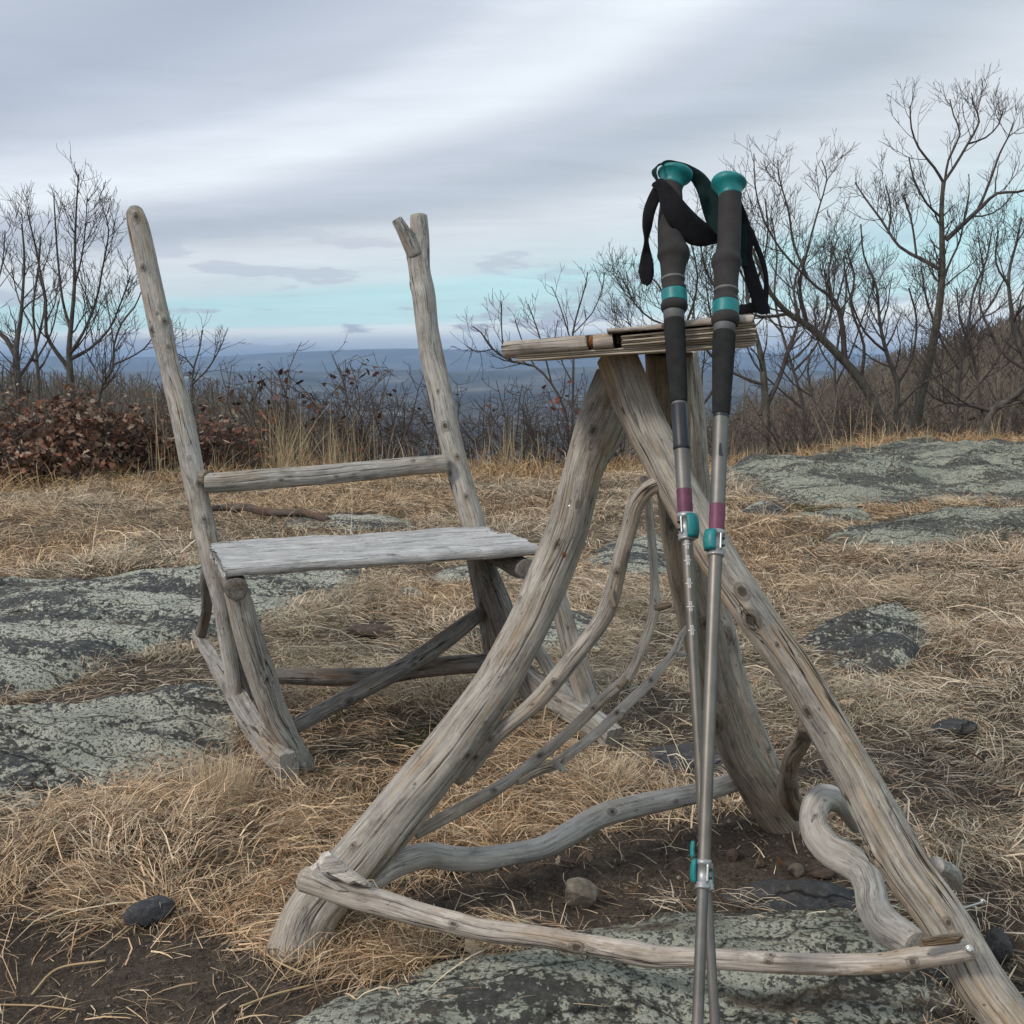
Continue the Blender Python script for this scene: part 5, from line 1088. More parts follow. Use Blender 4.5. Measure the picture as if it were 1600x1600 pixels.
# ------------------------------------------------------------------ bare trees and shrubs
def resamp(pts, n):
    s = np.concatenate([[0], np.cumsum(np.linalg.norm(np.diff(pts[:, :3], axis=0), axis=1))]); u = np.linspace(0, s[-1], n)
    return np.stack([np.interp(u, s, pts[:, i]) for i in range(pts.shape[1])], -1), s[-1]
class Plant:
    def __init__(s, seed): s.rg = np.random.default_rng(seed); s.tr = []; s.br = []; s.tips = []
    def limb(s, C, trunk=False):
        C = catmull(np.asarray(C, float), .12); s.tr.append(C) if trunk else s.br.append(C); return C
    def sprout(s, C, lvl, dens, lk, up=.45, t0=.2, ang=(35, 65), minr=.0032, maxl=9):
        rg = s.rg; seg = np.linalg.norm(np.diff(C[:, :3], axis=0), axis=1); L = seg.sum(); cum = np.concatenate([[0], np.cumsum(seg)])
        n = rg.poisson({3: 5.5, 2: 8.0, 1: 11.0}[lvl] * dens * L * (1 - t0)) + (2 if lvl > 1 else 0)
        for _ in range(n):
            u = t0 + (1 - t0) * rg.random() ** .85; sL = u * L; i = min(np.searchsorted(cum, sL, side='right') - 1, len(C) - 2); f = (sL - cum[i]) / max(seg[i], 1e-6)
            p = C[i] + (C[i + 1] - C[i]) * f; d = C[i + 1, :3] - C[i, :3]; d = d / (np.linalg.norm(d) + 1e-9)
            r = rg.standard_normal(3); r -= r.dot(d) * d; r /= np.linalg.norm(r); a = R_(rg.uniform(*ang)); dr = d * math.cos(a) + r * math.sin(a)
            l = {3: .78, 2: .40, 1: .18}[lvl] * lk * (1.1 - .55 * u) * (1 - .45 * u ** 4) * rg.uniform(.5, 1.35); rad = max(minr * {3: 1.15, 2: .85, 1: .62}[lvl], min(p[3] * rg.uniform(.35, .6), .012)); m = 6 if lvl > 1 else 3
            if l < .04: continue
            pts = [np.array([*p[:3], rad])]; q = p[:3].copy(); rr = rad
            for k in range(1, m):
                dr = dr + np.array([0, 0, up * .38]) + rg.normal(0, .14, 3); dr /= np.linalg.norm(dr); q = q + dr * l / (m - 1); rr = max(minr * .5, rad * (1 - .6 * k / (m - 1))); pts.append(np.array([*q, rr]))
            B = np.array(pts); s.br.append(B)
            if lvl > 1: s.sprout(B, lvl - 1, dens, lk, up, .18, ang, minr)
            else: s.tips.append(q)
    def geo(s, arr, sides=3):
        byn = {}
        for C in arr: byn.setdefault((len(C), 6 if C[0, 3] > .018 else (4 if C[0, 3] > .009 else 3)), []).append(C)
        gs = []
        for (n, sd), L in byn.items():
            A = np.array(L); p = A[:, :, :3]; r = A[:, :, 3]; T = np.gradient(p, axis=1); T /= np.linalg.norm(T, axis=2)[..., None] + 1e-9
            ref = np.array([.31, .9, .28]); N = np.cross(T, ref); N /= np.linalg.norm(N, axis=2)[..., None] + 1e-9; B = np.cross(T, N)
            th = np.linspace(0, 2 * np.pi, sd, endpoint=False)
            V = p[:, :, None] + r[:, :, None, None] * (np.cos(th)[None, None, :, None] * N[:, :, None] + np.sin(th)[None, None, :, None] * B[:, :, None])
            idx = np.arange(V.shape[0] * n * sd).reshape(-1, n, sd); nx = np.roll(idx, -1, 2)
            gs.append((V.reshape(-1, 3), np.stack([idx[:, :-1], nx[:, :-1], nx[:, 1:], idx[:, 1:]], -1).reshape(-1, 4), None, {}))
        return merge(gs)
NTRI = [0]
def tree(name, cat, label, limbs, seed, Y, lvl=3, dens=3.0, lk=.38, up=.5, bark=None, twig=None, group=None, minr=.004, base=None, jit=.25, t0=.2, ang=(32, 62), leaf=0):
    """limbs: list of lists (px,py,rpx); first one is the trunk."""
    pl = Plant(seed); rg = pl.rg; Cs = []
    for li, L in enumerate(limbs):
        Yl = Y + (rg.normal(0, jit) if li else 0); n = len(L); Yoff = np.linspace(0, 1, n) * (Yl - Y)
        C = px_path([(a, b, Y + yo, r * .66 if r > 4 else r * .5 + .64 * .5) for (a, b, r), yo in zip(L, Yoff)])
        C[:, 3] = np.maximum(C[:, 3], minr * 1.2)
        if li == 0:
            gz = float(zg(C[0, 0], C[0, 1]))
            if C[0, 2] > gz: C = np.vstack([[C[0, 0], C[0, 1], gz - .05, C[0, 3] * 1.15], C])
        Cs.append(pl.limb(C, li == 0))
    for li, C in enumerate(Cs): pl.sprout(C, lvl, dens / 2.25 * (.8 if li == 0 else 1), lk / .30, up, (.35 if li == 0 else t0), ang, minr)
    root = Thing(name, Cs[0][0, :3], label, cat, group)
    root.part('trunk', pl.geo(pl.tr), bark or M_BARK); g = pl.geo(pl.br); NTRI[0] += len(g[1]) * 2; root.part('crown', g, twig or M_TWIGD)
    if leaf:
        tp = np.array(pl.tips); k = rg.choice(len(tp), min(leaf, len(tp)), replace=False); root.part('dead_leaves', leafgeo(tp[k] + rg.normal(0, .03, (len(k), 3)), rg), M_LEAF, smooth=False)['kind'] = 'stuff'
    return root
LEAFP = np.array([(0, 0), (.25, .16), (.42, .30), (.55, .18), (.78, .26), (1.0, 0), (.78, -.26), (.55, -.18), (.42, -.30), (.25, -.16)])
LEAFC = np.array([(.22, .11, .07), (.28, .17, .115), (.16, .082, .055), (.40, .29, .21), (.25, .10, .06), (.12, .074, .055), (.30, .20, .14)])
def leafgeo(pos_, rg, size=.085, pal=LEAFC):
    n = len(pos_); a = rg.uniform(0, 2 * np.pi, n); d = np.stack([np.cos(a), np.sin(a), rg.normal(-.25, .5, n)], -1); d /= np.linalg.norm(d, axis=1)[:, None]
    u = rg.standard_normal((n, 3)); u -= (u * d).sum(1)[:, None] * d; u /= np.linalg.norm(u, axis=1)[:, None]; w_ = np.cross(d, u)
    s = size * rg.uniform(.4, 1.3, n); K = len(LEAFP); x, y = LEAFP[:, 0], LEAFP[:, 1]; fold = rg.uniform(-.25, .6, n); cu = rg.uniform(-.5, .3, n)
    V = pos_[:, None] + s[:, None, None] * (x[None, :, None] * d[:, None] + y[None, :, None] * w_[:, None] + ((np.abs(y) * 1.0)[None, :] * fold[:, None] + (x ** 2)[None, :] * cu[:, None])[..., None] * u[:, None])
    b_ = np.arange(n)[:, None, None] * K; Q = (b_ + np.array([(0, 1, 9, 0)])[None] * 0)[:0].reshape(-1, 4)
    F4 = np.array([(1, 2, 8, 9), (2, 3, 7, 8), (3, 4, 6, 7)]); F3 = np.array([(0, 1, 9), (4, 5, 6)])
    c = pal[rg.integers(0, len(pal), n)] * rg.uniform(.7, 1.3, (n, 1))
    return V.reshape(-1, 3), (b_ + F4[None]).reshape(-1, 4), (b_ + F3[None]).reshape(-1, 3), {'tint': ('FLOAT_COLOR', np.repeat(np.concatenate([c, np.ones((n, 1))], 1), K, axis=0))}

# left group
tree('bare_tree', 'tree', 'tallest bare tree of the left group with a straight pointed leader', [
    [(112, 700, 10), (112, 640, 9), (110, 590, 8.5), (108, 545, 7), (112, 500, 5.5), (116, 450, 4.5), (117, 390, 3.5), (119, 330, 2.6), (123, 272, 1.5)],
    [(108, 575, 6), (88, 550, 5), (72, 520, 4.5), (72, 470, 3.5), (62, 420, 2.8), (52, 370, 2), (42, 330, 1.3)],
    [(110, 552, 5), (130, 520, 4), (150, 470, 3.3), (160, 420, 2.5), (170, 360, 1.6), (160, 325, 1.2)],
    [(112, 520, 4.5), (98, 470, 3.3), (90, 400, 2.6), (86, 340, 1.8), (84, 305, 1.2)],
    [(112, 560, 5), (140, 545, 4), (170, 515, 3), (190, 470, 2.2), (204, 430, 1.5)],
    [(116, 450, 3), (128, 400, 2.3), (134, 350, 1.6), (136, 310, 1.1)]], 101, 13.6, 3, 2.1, .27, minr=.0042)
tree('bare_tree', 'tree', 'stout bare tree at the left edge with wide low limbs', [
    [(31, 700, 11), (30, 640, 10), (27, 590, 9.5), (25, 545, 7), (32, 500, 5), (36, 450, 4), (38, 400, 3), (34, 350, 2)],
    [(26, 560, 6.5), (10, 530, 6), (-15, 510, 5), (-50, 490, 4), (-80, 430, 3)],
    [(29, 590, 5), (50, 560, 4), (62, 520, 3.3), (70, 470, 2.5), (58, 420, 2)],
    [(-15, 510, 4), (-8, 460, 3), (4, 410, 2.3), (8, 360, 1.6)]], 102, 14.2, 3, 2.1, .29, minr=.0042)
tree('bare_sapling', 'sapling', 'bent bare sapling between the tall left tree and the chair post', [
    [(150, 700, 5), (153, 640, 4.8), (158, 605, 4.5), (176, 575, 4), (178, 540, 3.2), (190, 505, 2.6), (210, 480, 2), (221, 455, 1.5)],
    [(160, 600, 3), (145, 570, 2.4), (132, 540, 2), (140, 500, 1.4)],
    [(176, 570, 2.6), (200, 560, 2), (225, 545, 1.6), (240, 525, 1.2)],
    [(178, 540, 2.4), (172, 500, 1.8), (165, 460, 1.3)]], 103, 12.8, 3, 2.6, .26, minr=.0038)
tree('bare_tree', 'tree', 'slim bare tree rising behind the stout one at the left edge', [
    [(62, 700, 5), (60, 600, 4.5), (56, 540, 3.6), (52, 480, 3), (60, 420, 2.4), (64, 370, 1.6)],
    [(58, 560, 3), (80, 520, 2.4), (92, 470, 1.8)], [(55, 520, 3), (30, 470, 2.2), (18, 420, 1.6)]], 104, 15.5, 3, 1.9, .28, minr=.0042)
# right group
tree('bare_tree', 'tree', 'tallest bare tree at right with a rounded open crown above the clouds gap', [
    [(1425, 705, 13), (1432, 660, 12), (1441, 610, 11.5), (1455, 550, 10.5), (1466, 490, 9), (1472, 430, 8), (1472, 380, 6.5), (1471, 330, 5.5), (1474, 285, 4.5)],
    [(1474, 285, 4), (1490, 262, 3.6), (1512, 225, 3), (1530, 190, 2.2), (1522, 165, 1.6), (1518, 145, 1.1)],
    [(1474, 285, 4), (1460, 262, 3.4), (1436, 232, 2.8), (1424, 200, 2), (1422, 165, 1.3)],
    [(1474, 300, 3.5), (1482, 250, 2.8), (1500, 210, 2.1), (1490, 180, 1.5), (1484, 155, 1.1)],
    [(1478, 375, 6), (1505, 350, 5.5), (1535, 322, 4.5), (1558, 302, 4), (1590, 300, 3.3), (1625, 290, 2.5)],
    [(1530, 325, 3.6), (1548, 280, 3), (1562, 240, 2.3), (1575, 215, 1.6), (1584, 190, 1.1)],
    [(1467, 420, 5), (1440, 405, 4.4), (1405, 385, 3.8), (1378, 345, 3), (1352, 310, 2.2), (1336, 285, 1.4)],
    [(1388, 365, 3), (1392, 325, 2.3), (1384, 290, 1.5)], [(1432, 400, 3), (1425, 350, 2.3), (1412, 305, 1.6)],
    [(1471, 340, 3.5), (1448, 318, 2.8), (1428, 280, 2), (1420, 245, 1.3)],
    [(1466, 470, 4), (1480, 420, 3), (1500, 375, 2.3), (1508, 330, 1.6)],
    [(1512, 225, 2.6), (1540, 215, 2), (1560, 195, 1.5), (1568, 170, 1)]], 111, 15.0, 3, 2.3, .26, bark=M_BARKG, minr=.0045, t0=.15)
tree('bare_tree', 'tree', 'leaning bare tree whose curved limbs sweep left behind the poles', [
    [(1392, 690, 11), (1370, 640, 11), (1345, 595, 11), (1315, 560, 10), (1285, 530, 9), (1262, 508, 8), (1232, 490, 7), (1204, 458, 5.5), (1186, 415, 4.5), (1170, 375, 3.5), (1160, 340, 2.4)],
    [(1320, 566, 7), (1316, 510, 6), (1305, 470, 5), (1278, 450, 4), (1252, 425, 3.5), (1220, 390, 2.8), (1192, 340, 2.1), (1180, 290, 1.5), (1178, 240, 1)],
    [(1260, 430, 4), (1240, 380, 3), (1232, 330, 2.2), (1218, 280, 1.5), (1215, 250, 1)],
    [(1262, 508, 5), (1250, 450, 3.6), (1262, 390, 2.8), (1278, 330, 2), (1292, 280, 1.3), (1284, 250, 1)],
    [(1232, 490, 4.5), (1190, 495, 4), (1150, 480, 3), (1120, 450, 2.4), (1100, 420, 1.8)],
    [(1345, 595, 5), (1350, 540, 4), (1330, 480, 3), (1335, 430, 2.3), (1322, 390, 1.6)],
    [(1285, 530, 4), (1300, 480, 3), (1295, 420, 2.2), (1310, 370, 1.5)]], 112, 13.8, 3, 2.4, .28, bark=M_BARKG, minr=.0042, t0=.15)
tree('bare_tree', 'tree', 'pale trunked bare tree just right of the trekking poles', [
    [(1196, 705, 10), (1197, 650, 9.5), (1194, 600, 8.5), (1190, 560, 7), (1180, 520, 5.5), (1168, 470, 4.5), (1165, 420, 3.5), (1150, 370, 2.6), (1148, 320, 1.8), (1140, 280, 1.1)],
    [(1195, 640, 6.5), (1218, 590, 5.5), (1234, 540, 4.5), (1248, 500, 3.6), (1240, 450, 2.8), (1256, 400, 2)],
    [(1190, 600, 4), (1150, 585, 3.4), (1110, 555, 2.8), (1088, 520, 2.2), (1084, 480, 1.6)],
    [(1180, 520, 4), (1150, 480, 3), (1120, 455, 2.4), (1098, 405, 1.8), (1095, 350, 1.3)],
    [(1168, 470, 3.2), (1190, 420, 2.4), (1200, 360, 1.8), (1195, 310, 1.2)]], 113, 13.2, 3, 2.6, .30, bark=M_BARKG, minr=.0042)
tree('bare_tree', 'tree', 'many stemmed bare tree behind the left pole, arching limbs over the table', [
    [(1100, 700, 6), (1092, 640, 5.5), (1080, 590, 5), (1068, 550, 4.5), (1050, 510, 4), (1040, 470, 3), (1025, 440, 2.2), (1000, 425, 1.5)],
    [(1060, 530, 3.6), (1082, 480, 3), (1090, 430, 2.4), (1080, 380, 1.7), (1072, 330, 1.2)],
    [(1050, 510, 3), (1020, 500, 2.5), (992, 475, 2), (975, 440, 1.5)],
    [(1092, 640, 4), (1120, 600, 3.3), (1130, 550, 2.8), (1112, 500, 2.2), (1104, 450, 1.6)],
    [(1068, 550, 2.6), (1036, 535, 2.1), (1000, 520, 1.6), (978, 502, 1.2)]], 114, 13.4, 3, 3.0, .33, minr=.0038)
tree('bare_tree', 'tree', 'bare tree cut by the right edge of the picture', [
    [(1640, 700, 10), (1632, 640, 9), (1610, 580, 7.5), (1590, 530, 6), (1580, 480, 5), (1576, 430, 4), (1588, 380, 3), (1596, 340, 2)],
    [(1610, 580, 5), (1575, 560, 4), (1548, 520, 3.2), (1530, 470, 2.5), (1536, 420, 1.8), (1528, 370, 1.2)],
    [(1582, 500, 4), (1612, 460, 3), (1630, 400, 2.2)], [(1578, 450, 3), (1556, 410, 2.3), (1560, 360, 1.6)]], 115, 14.4, 3, 2.6, .30, minr=.0042)
tree('bare_tree', 'tree', 'dark bare tree standing just left of the tallest right hand tree', [
    [(1405, 705, 7), (1400, 650, 6.5), (1402, 600, 6), (1385, 550, 5), (1374, 500, 4), (1370, 450, 3), (1350, 400, 2.3), (1345, 350, 1.6)],
    [(1402, 600, 4), (1425, 560, 3.3), (1432, 500, 2.6), (1420, 450, 2)], [(1385, 550, 4), (1352, 520, 3), (1330, 470, 2.2), (1320, 420, 1.5)],
    [(1400, 640, 3.5), (1440, 600, 3), (1480, 580, 2.4), (1520, 545, 1.9), (1550, 500, 1.4)]], 116, 14.2, 3, 2.6, .30, minr=.0042)
tree('bare_tree', 'tree', 'low limbed bare tree with one gnarled limb reaching to the right edge', [
    [(1540, 705, 10), (1538, 675, 9.5), (1552, 640, 9), (1580, 625, 8), (1610, 600, 7), (1650, 590, 6)],
    [(1550, 642, 5), (1510, 632, 4.5), (1475, 628, 3.6), (1450, 612, 2.8), (1430, 580, 2)],
    [(1538, 670, 4), (1530, 610, 3.2), (1520, 550, 2.6), (1500, 500, 2), (1495, 450, 1.4)]], 117, 13.0, 3, 2.8, .30, minr=.0040)
tree('bare_tree', 'tree', 'thin bare tree between the leaning tree and the dark one at right', [
    [(1310, 705, 4), (1308, 640, 3.6), (1304, 580, 3.2), (1312, 520, 2.7), (1322, 460, 2.2), (1318, 400, 1.6)], [(1306, 600, 2.6), (1330, 550, 2.1), (1350, 490, 1.6), (1368, 440, 1.2)],
    [(1304, 580, 2.4), (1280, 540, 1.9), (1272, 480, 1.4)]], 118, 16.0, 3, 2.6, .30, minr=.0042)
tree('bare_tree', 'tree', 'fine twigged bare tree between the poles and the leaning tree', [
    [(1262, 705, 5), (1256, 640, 4.6), (1240, 580, 4), (1222, 520, 3.4), (1210, 460, 2.8), (1214, 400, 2.2), (1206, 340, 1.6)],
    [(1240, 580, 3.2), (1275, 540, 2.6), (1292, 480, 2.1), (1288, 420, 1.6)], [(1222, 520, 2.8), (1190, 480, 2.2), (1172, 430, 1.7)],
    [(1256, 640, 3), (1220, 610, 2.4), (1180, 570, 1.9), (1160, 520, 1.4)]], 119, 15.2, 3, 2.6, .30, minr=.0042)
tree('bare_tree', 'tree', 'fine twigged bare tree filling the gap behind the tallest right hand tree', [
    [(1490, 705, 6), (1494, 640, 5.4), (1500, 580, 4.6), (1512, 520, 3.8), (1520, 460, 3), (1540, 410, 2.3), (1550, 360, 1.6)],
    [(1500, 580, 3.4), (1470, 530, 2.8), (1448, 470, 2.2), (1440, 420, 1.6)], [(1512, 520, 3), (1545, 480, 2.4), (1572, 430, 1.8)],
    [(1494, 640, 3), (1530, 600, 2.4), (1560, 560, 1.9), (1590, 500, 1.4)]], 120, 16.5, 3, 2.6, .30, minr=.0045)
tree('bare_sapling', 'sapling', 'short many twigged sapling left of the leaning tree foot', [
    [(1290, 705, 4), (1286, 660, 3.6), (1270, 620, 3.2), (1262, 580, 2.6), (1268, 545, 1.8)], [(1286, 660, 3), (1310, 630, 2.4), (1326, 590, 1.8)], [(1270, 620, 2.4), (1240, 600, 2), (1216, 570, 1.5)]], 124, 12.6, 3, 2.4, .26, minr=.0038)
# middle saplings
tree('bare_sapling', 'sapling', 'slender sapling rising above the left end of the table top', [
    [(893, 700, 3.6), (895, 620, 3.3), (896, 560, 3), (895, 520, 2.6), (905, 480, 2), (915, 445, 1.5), (918, 425, 1)],
    [(896, 545, 2.2), (882, 500, 1.7), (872, 470, 1.2), (862, 448, .9)], [(897, 520, 2), (925, 490, 1.6), (940, 455, 1.2), (945, 425, .9)],
    [(896, 600, 2), (880, 570, 1.6), (868, 530, 1.3), (872, 500, 1)]], 121, 11.6, 2, 2.4, .30, minr=.0036)
tree('bare_sapling', 'sapling', 'twisted shrub sapling left of the table top with looping branches', [
    [(890, 700, 4), (882, 640, 3.8), (862, 600, 3.6), (835, 572, 3.4), (800, 565, 3), (770, 545, 2.6), (752, 520, 2), (738, 510, 1.4)],
    [(800, 565, 2.2), (785, 530, 1.8), (784, 490, 1.3), (783, 470, .9)], [(862, 600, 2.4), (850, 550, 1.9), (838, 510, 1.5), (825, 475, 1)],
    [(835, 572, 2.2), (815, 530, 1.7), (805, 500, 1.2)], [(770, 545, 1.8), (745, 550, 1.4), (728, 540, 1)]], 122, 11.2, 2, 3.0, .32, minr=.0036)
tree('bare_sapling', 'sapling', 'small bare sapling above the shrubs right of the left chair post', [
    [(300, 700, 3.6), (302, 640, 3.3), (300, 600, 3), (304, 570, 2.6), (312, 545, 2), (316, 515, 1.3)],
    [(301, 600, 2.4), (322, 580, 2), (338, 555, 1.5), (350, 530, 1)], [(302, 575, 2), (290, 560, 1.6), (275, 552, 1.2)]], 123, 11.4, 2, 2.6, .30, minr=.0036)
# dense dark shrubs along the crest
shr = [(385, 590, 'dark thorny shrub behind the backrest rail, first from the left chair post', 1.15), (455, 540, 'tall dark shrub with clinging leaves in front of the blue ridge', 1.3), (520, 580, 'tangled grey shrub behind the reeds right of the tall dark shrub', 1.1),
       (590, 560, 'wide bare shrub just left of the forked chair post', 1.25), (640, 585, 'low twiggy shrub directly behind the forked chair post', 1.0), (735, 610, 'low dark brushwood right of the forked chair post', .9), (800, 600, 'dense grey brushwood below the looping sapling', 1.0),
       (850, 610, 'tangled brushwood left of the table leg', .95), (925, 590, 'shrub with a few red leaves beneath the table plywood', 1.1), (1000, 600, 'low bare shrub seen under the table top', 1.0), (1130, 600, 'brushwood seen between the two trekking poles', 1.0),
       (1245, 610, 'bare brush at the foot of the leaning tree', .95), (1340, 625, 'low brush right of the leaning tree foot', .85), (1480, 630, 'low brush behind the grass crest at far right', .85), (1580, 640, 'low brush under the gnarled limb at the right edge', .8), (40, 560, 'grey brush filling the gap below the left trees', 1.2), (215, 575, 'brush beside the left chair post below the trees', 1.1)]
for i, (px, ptop, label, wd) in enumerate(shr):
    rg = np.random.default_rng(300 + i); Y = 10.9 + rg.random() * 1.6; Yc = float(crest((px - 800) / FPX * Y)) + .5 + rg.random() * 1.2; Y = Yc; pl = Plant(400 + i)
    b0 = P(px, 700, Y); gz = float(zg(b0[0], b0[1])); b0[2] = gz; top = P(px, ptop, Y)[2]; hgt = top - gz
    root = Thing('brush_shrub', b0, label, 'shrub', 'bare shrubs along the hilltop edge')
    for k in range(16):
        a = rg.uniform(0, 2 * np.pi); ln = hgt * rg.uniform(.6, 1.15); lean = rg.uniform(.1, .75) * wd; q = b0 + np.array([math.cos(a), math.sin(a) * .5, 0]) * .12; pts = [[*q, .009]]; dr = np.array([math.cos(a) * lean, math.sin(a) * lean * .6, 1.0])
        for s_k in range(5): dr = dr + rg.normal(0, .22, 3) * np.array([1, .6, .6]); dr /= np.linalg.norm(dr); q = q + dr * ln / 5; pts.append([*q, .0085 - .0013 * s_k])
        C = catmull(np.array(pts), .15); pl.tr.append(C) if k < 4 else pl.br.append(C); pl.sprout(C, 2, .95, 1.05, .12, .08, (35, 95), .0042)
    root.part('stem', pl.geo(pl.tr), M_BARK); g = pl.geo(pl.br); NTRI[0] += len(g[1]) * 2; root.part('crown', g, M_TWIGD if i % 3 == 0 else M_TWIG)
    nl = {1: 160, 0: 90, 8: 70, 4: 25}.get(i, 8)
    tp = np.array(pl.tips).reshape(-1, 3); kk = rg.choice(len(tp), min(nl, len(tp)), replace=False); pal = np.array([(.28, .075, .035), (.22, .06, .03)]) if i == 8 else np.array([(.07, .05, .04), (.10, .07, .05), (.16, .07, .04)])
    if len(kk) > 3: root.part('dead_leaves', leafgeo(tp[kk], rg, .07, pal), M_LEAF, smooth=False)['kind'] = 'stuff'
# rusty oak thickets at left: individual bushes
ob = [(-30, 640, 'rust brown leafy oak bush cut by the left edge'), (60, 625, 'rust brown leafy oak bush below the stout left tree'), (125, 618, 'reddish oak bush with its crown reaching the tall tree trunk'), (200, 625, 'reddish brown oak bush left of the chair post'),
      (262, 628, 'rust coloured oak bush behind the left chair post'), (325, 640, 'sparser red brown oak bush just right of the left chair post'), (378, 668, 'low thin oak bush with few red leaves behind the rail end')]
for i, (px, ptop, label) in enumerate(ob):
    rg = np.random.default_rng(500 + i); Y = 8.6 + .5 * rg.random(); xx = (px - 800) / FPX * Y; Y = float(crest(xx)) - .1 + .25 * rg.random(); b0 = P(px, 720, Y); gz = float(zg(b0[0], b0[1])); b0[2] = gz; top = P(px, ptop, Y)[2]; hgt = top - gz
    root = Thing('oak_bush', b0, label, 'bush', 'rusty leaved bushes at the left'); pl = Plant(600 + i)
    for k in range(16):
        a = rg.uniform(0, 2 * np.pi); lean = rg.uniform(.15, 1.1); q = b0.copy(); dr = np.array([math.cos(a) * lean, math.sin(a) * lean, 1.0]); pts = [[*q, .008]]
        for s_k in range(4): dr = dr + rg.normal(0, .25, 3); dr[2] = abs(dr[2]); dr /= np.linalg.norm(dr); q = q + dr * hgt / 4 * rg.uniform(.55, 1.2); pts.append([*q, .007 - .001 * s_k])
        C = catmull(np.array(pts), .15); pl.br.append(C); pl.sprout(C, 2, .8, .85, .15, .1, (35, 80), .0036)
    root.part('branches', pl.geo(pl.br), M_TWIG)
    n = [1600, 1600, 1600, 1600, 1350, 650, 260][i]
    pts_ = np.concatenate([c_[1:, :3] for c_ in pl.br]); cl = pts_[rg.integers(0, len(pts_), n)] + rg.normal(0, .032, (n, 3)); cl = cl[(cl[:, 2] > gz + .02) & (fbm(cl[:, 0] * 5, cl[:, 2] * 6, 8 + i, 3) > -.22)]
    root.part('dead_leaves', leafgeo(cl, rg, .056), M_LEAF, smooth=False)['kind'] = 'stuff'

# tall dry reeds and crest grass
RP = np.array([(.50, .39, .23), (.42, .31, .18), (.34, .25, .15), (.56, .45, .29)])
def reeds(px, n, hpx, spread, seed, label, lean=.16, dY=0.0, ld=0.):
    rg = np.random.default_rng(seed); Y = 9.0; Y = float(crest((px - 800) / FPX * Y)) - .25 + dY; b0 = P(px, 700, Y); gz = float(zg(b0[0], b0[1])); b0[2] = gz
    n = int(n * 1.25); nc = max(6, n // 12); ci = rg.integers(0, nc, n); ox = rg.uniform(-1, 1, nc) * spread * 1.5; cs = rg.uniform(.45, 1.05, nc); cl_ = rg.normal(0, .16, nc); a = rg.uniform(0, 2 * np.pi, n); rad = .05 * np.sqrt(rg.random(n)); x = b0[0] + ox[ci] + rad * np.cos(a); y = b0[1] + rad * np.sin(a) + .3 * np.sin(ci * 2.4)
    L = hpx * Y / FPX * rg.uniform(.25, 1.1, n) * cs[ci]; pitch = np.clip(R_(90) - np.abs(rg.normal(0, lean * 1.3, n) + cl_[ci]) - .03, .25, 1.56)
    c = RP[rg.integers(0, 4, n)] * rg.uniform(.75, 1.2, (n, 1)); ang = rg.uniform(0, 6.3, n) if ld == 0 else rg.normal(ld, .6, n)
    g = blades(x, y, zg(x, y) - .01, ang, L, np.full(n, .0048) * rg.uniform(.5, 1.3, n), L * .05, rg.normal(0, .9, n), pitch, c, 5, rg.normal(0, 1, n))
    o = make_mesh('grass_clump', *g[:3], g[3], True, M_STRAW, None, b0); o.location = b0; tag(o, label, 'grass clump', 'tall dry grass clumps along the crest')
reeds(487, 130, 150, .17, 1, 'tallest dense clump of golden grass stems behind the backrest rail')
reeds(452, 70, 175, .12, 2, 'leaning golden stems beside the tallest clump', .22)
reeds(400, 110, 110, .20, 3, 'golden grass clump leaning right, left of the tallest clump', .5, 0, .2)
reeds(560, 90, 120, .25, 4, 'thin tan stems between the tallest clump and the forked post', .2)
reeds(620, 60, 120, .18, 5, 'sparse tan stems just left of the forked post', .18)
reeds(252, 40, 150, .15, 6, 'few pale stems in front of the rusty bushes by the left post', .14)
reeds(150, 40, 110, .3, 7, 'thin pale stems in front of the rusty bushes at left', .3)
reeds(735, 60, 110, .2, 8, 'thin stems just right of the forked post', .2)
reeds(830, 60, 120, .15, 9, 'pale upright stems left of the curved table leg', .12)
reeds(790, 50, 100, .2, 10, 'short stems in front of the dense brushwood', .3)
reeds(1180, 70, 90, .2, 11, 'pale stems right beside the grip foam of the right pole', .2)
reeds(1250, 50, 90, .25, 12, 'thin stems at the foot of the leaning tree', .35)
reeds(1335, 40, 130, .15, 13, 'tall stray stems right of the leaning tree foot', .25)
reeds(1420, 60, 60, .14, 14, 'short stems in front of the tallest right tree', .4)
reeds(1540, 70, 60, .25, 15, 'short stems under the gnarled limb', .4)
reeds(960, 60, 90, .25, 16, 'short stems between the table leg and its neighbour', .35)
reeds(345, 60, 80, .25, 17, 'short leaning stems right of the left chair post', .45)
def crest_grass():
    rg = np.random.default_rng(900); n = 26000; x = rg.uniform(-6.5, 7.5, n); y = crest(x) - 1.1 + 1.7 * rg.random(n) ** .8; k = (rock_d(x, y) < 0) & (rg.random(n) < .35 + .8 * sstep(-.3, .3, fbm(x * 2.5, y * 2.5, 66, 3)))
    x, y = x[k], y[k]; n = len(x); L = rg.uniform(.08, .26, n) * (1 + .6 * fbm(x * 1.2, y, 67, 2)); pitch = np.clip(np.abs(rg.normal(.45, .35, n)), .05, 1.4)
    c = RP[rg.integers(0, 4, n)] * rg.uniform(.7, 1.15, (n, 1)) * np.array([1.08, .92, .80])
    g = blades(x, y, zg(x, y), rg.uniform(0, 6.3, n), L, np.full(n, .0058), L * .12, rg.normal(0, 1.1, n), pitch, c, 3, rg.normal(0, .8, n))
    tag(make_mesh('crest_grass', *g[:3], g[3], True, M_STRAW), 'orange tan arching grass fringing the hilltop edge', 'grass', None, 'stuff')
crest_grass()
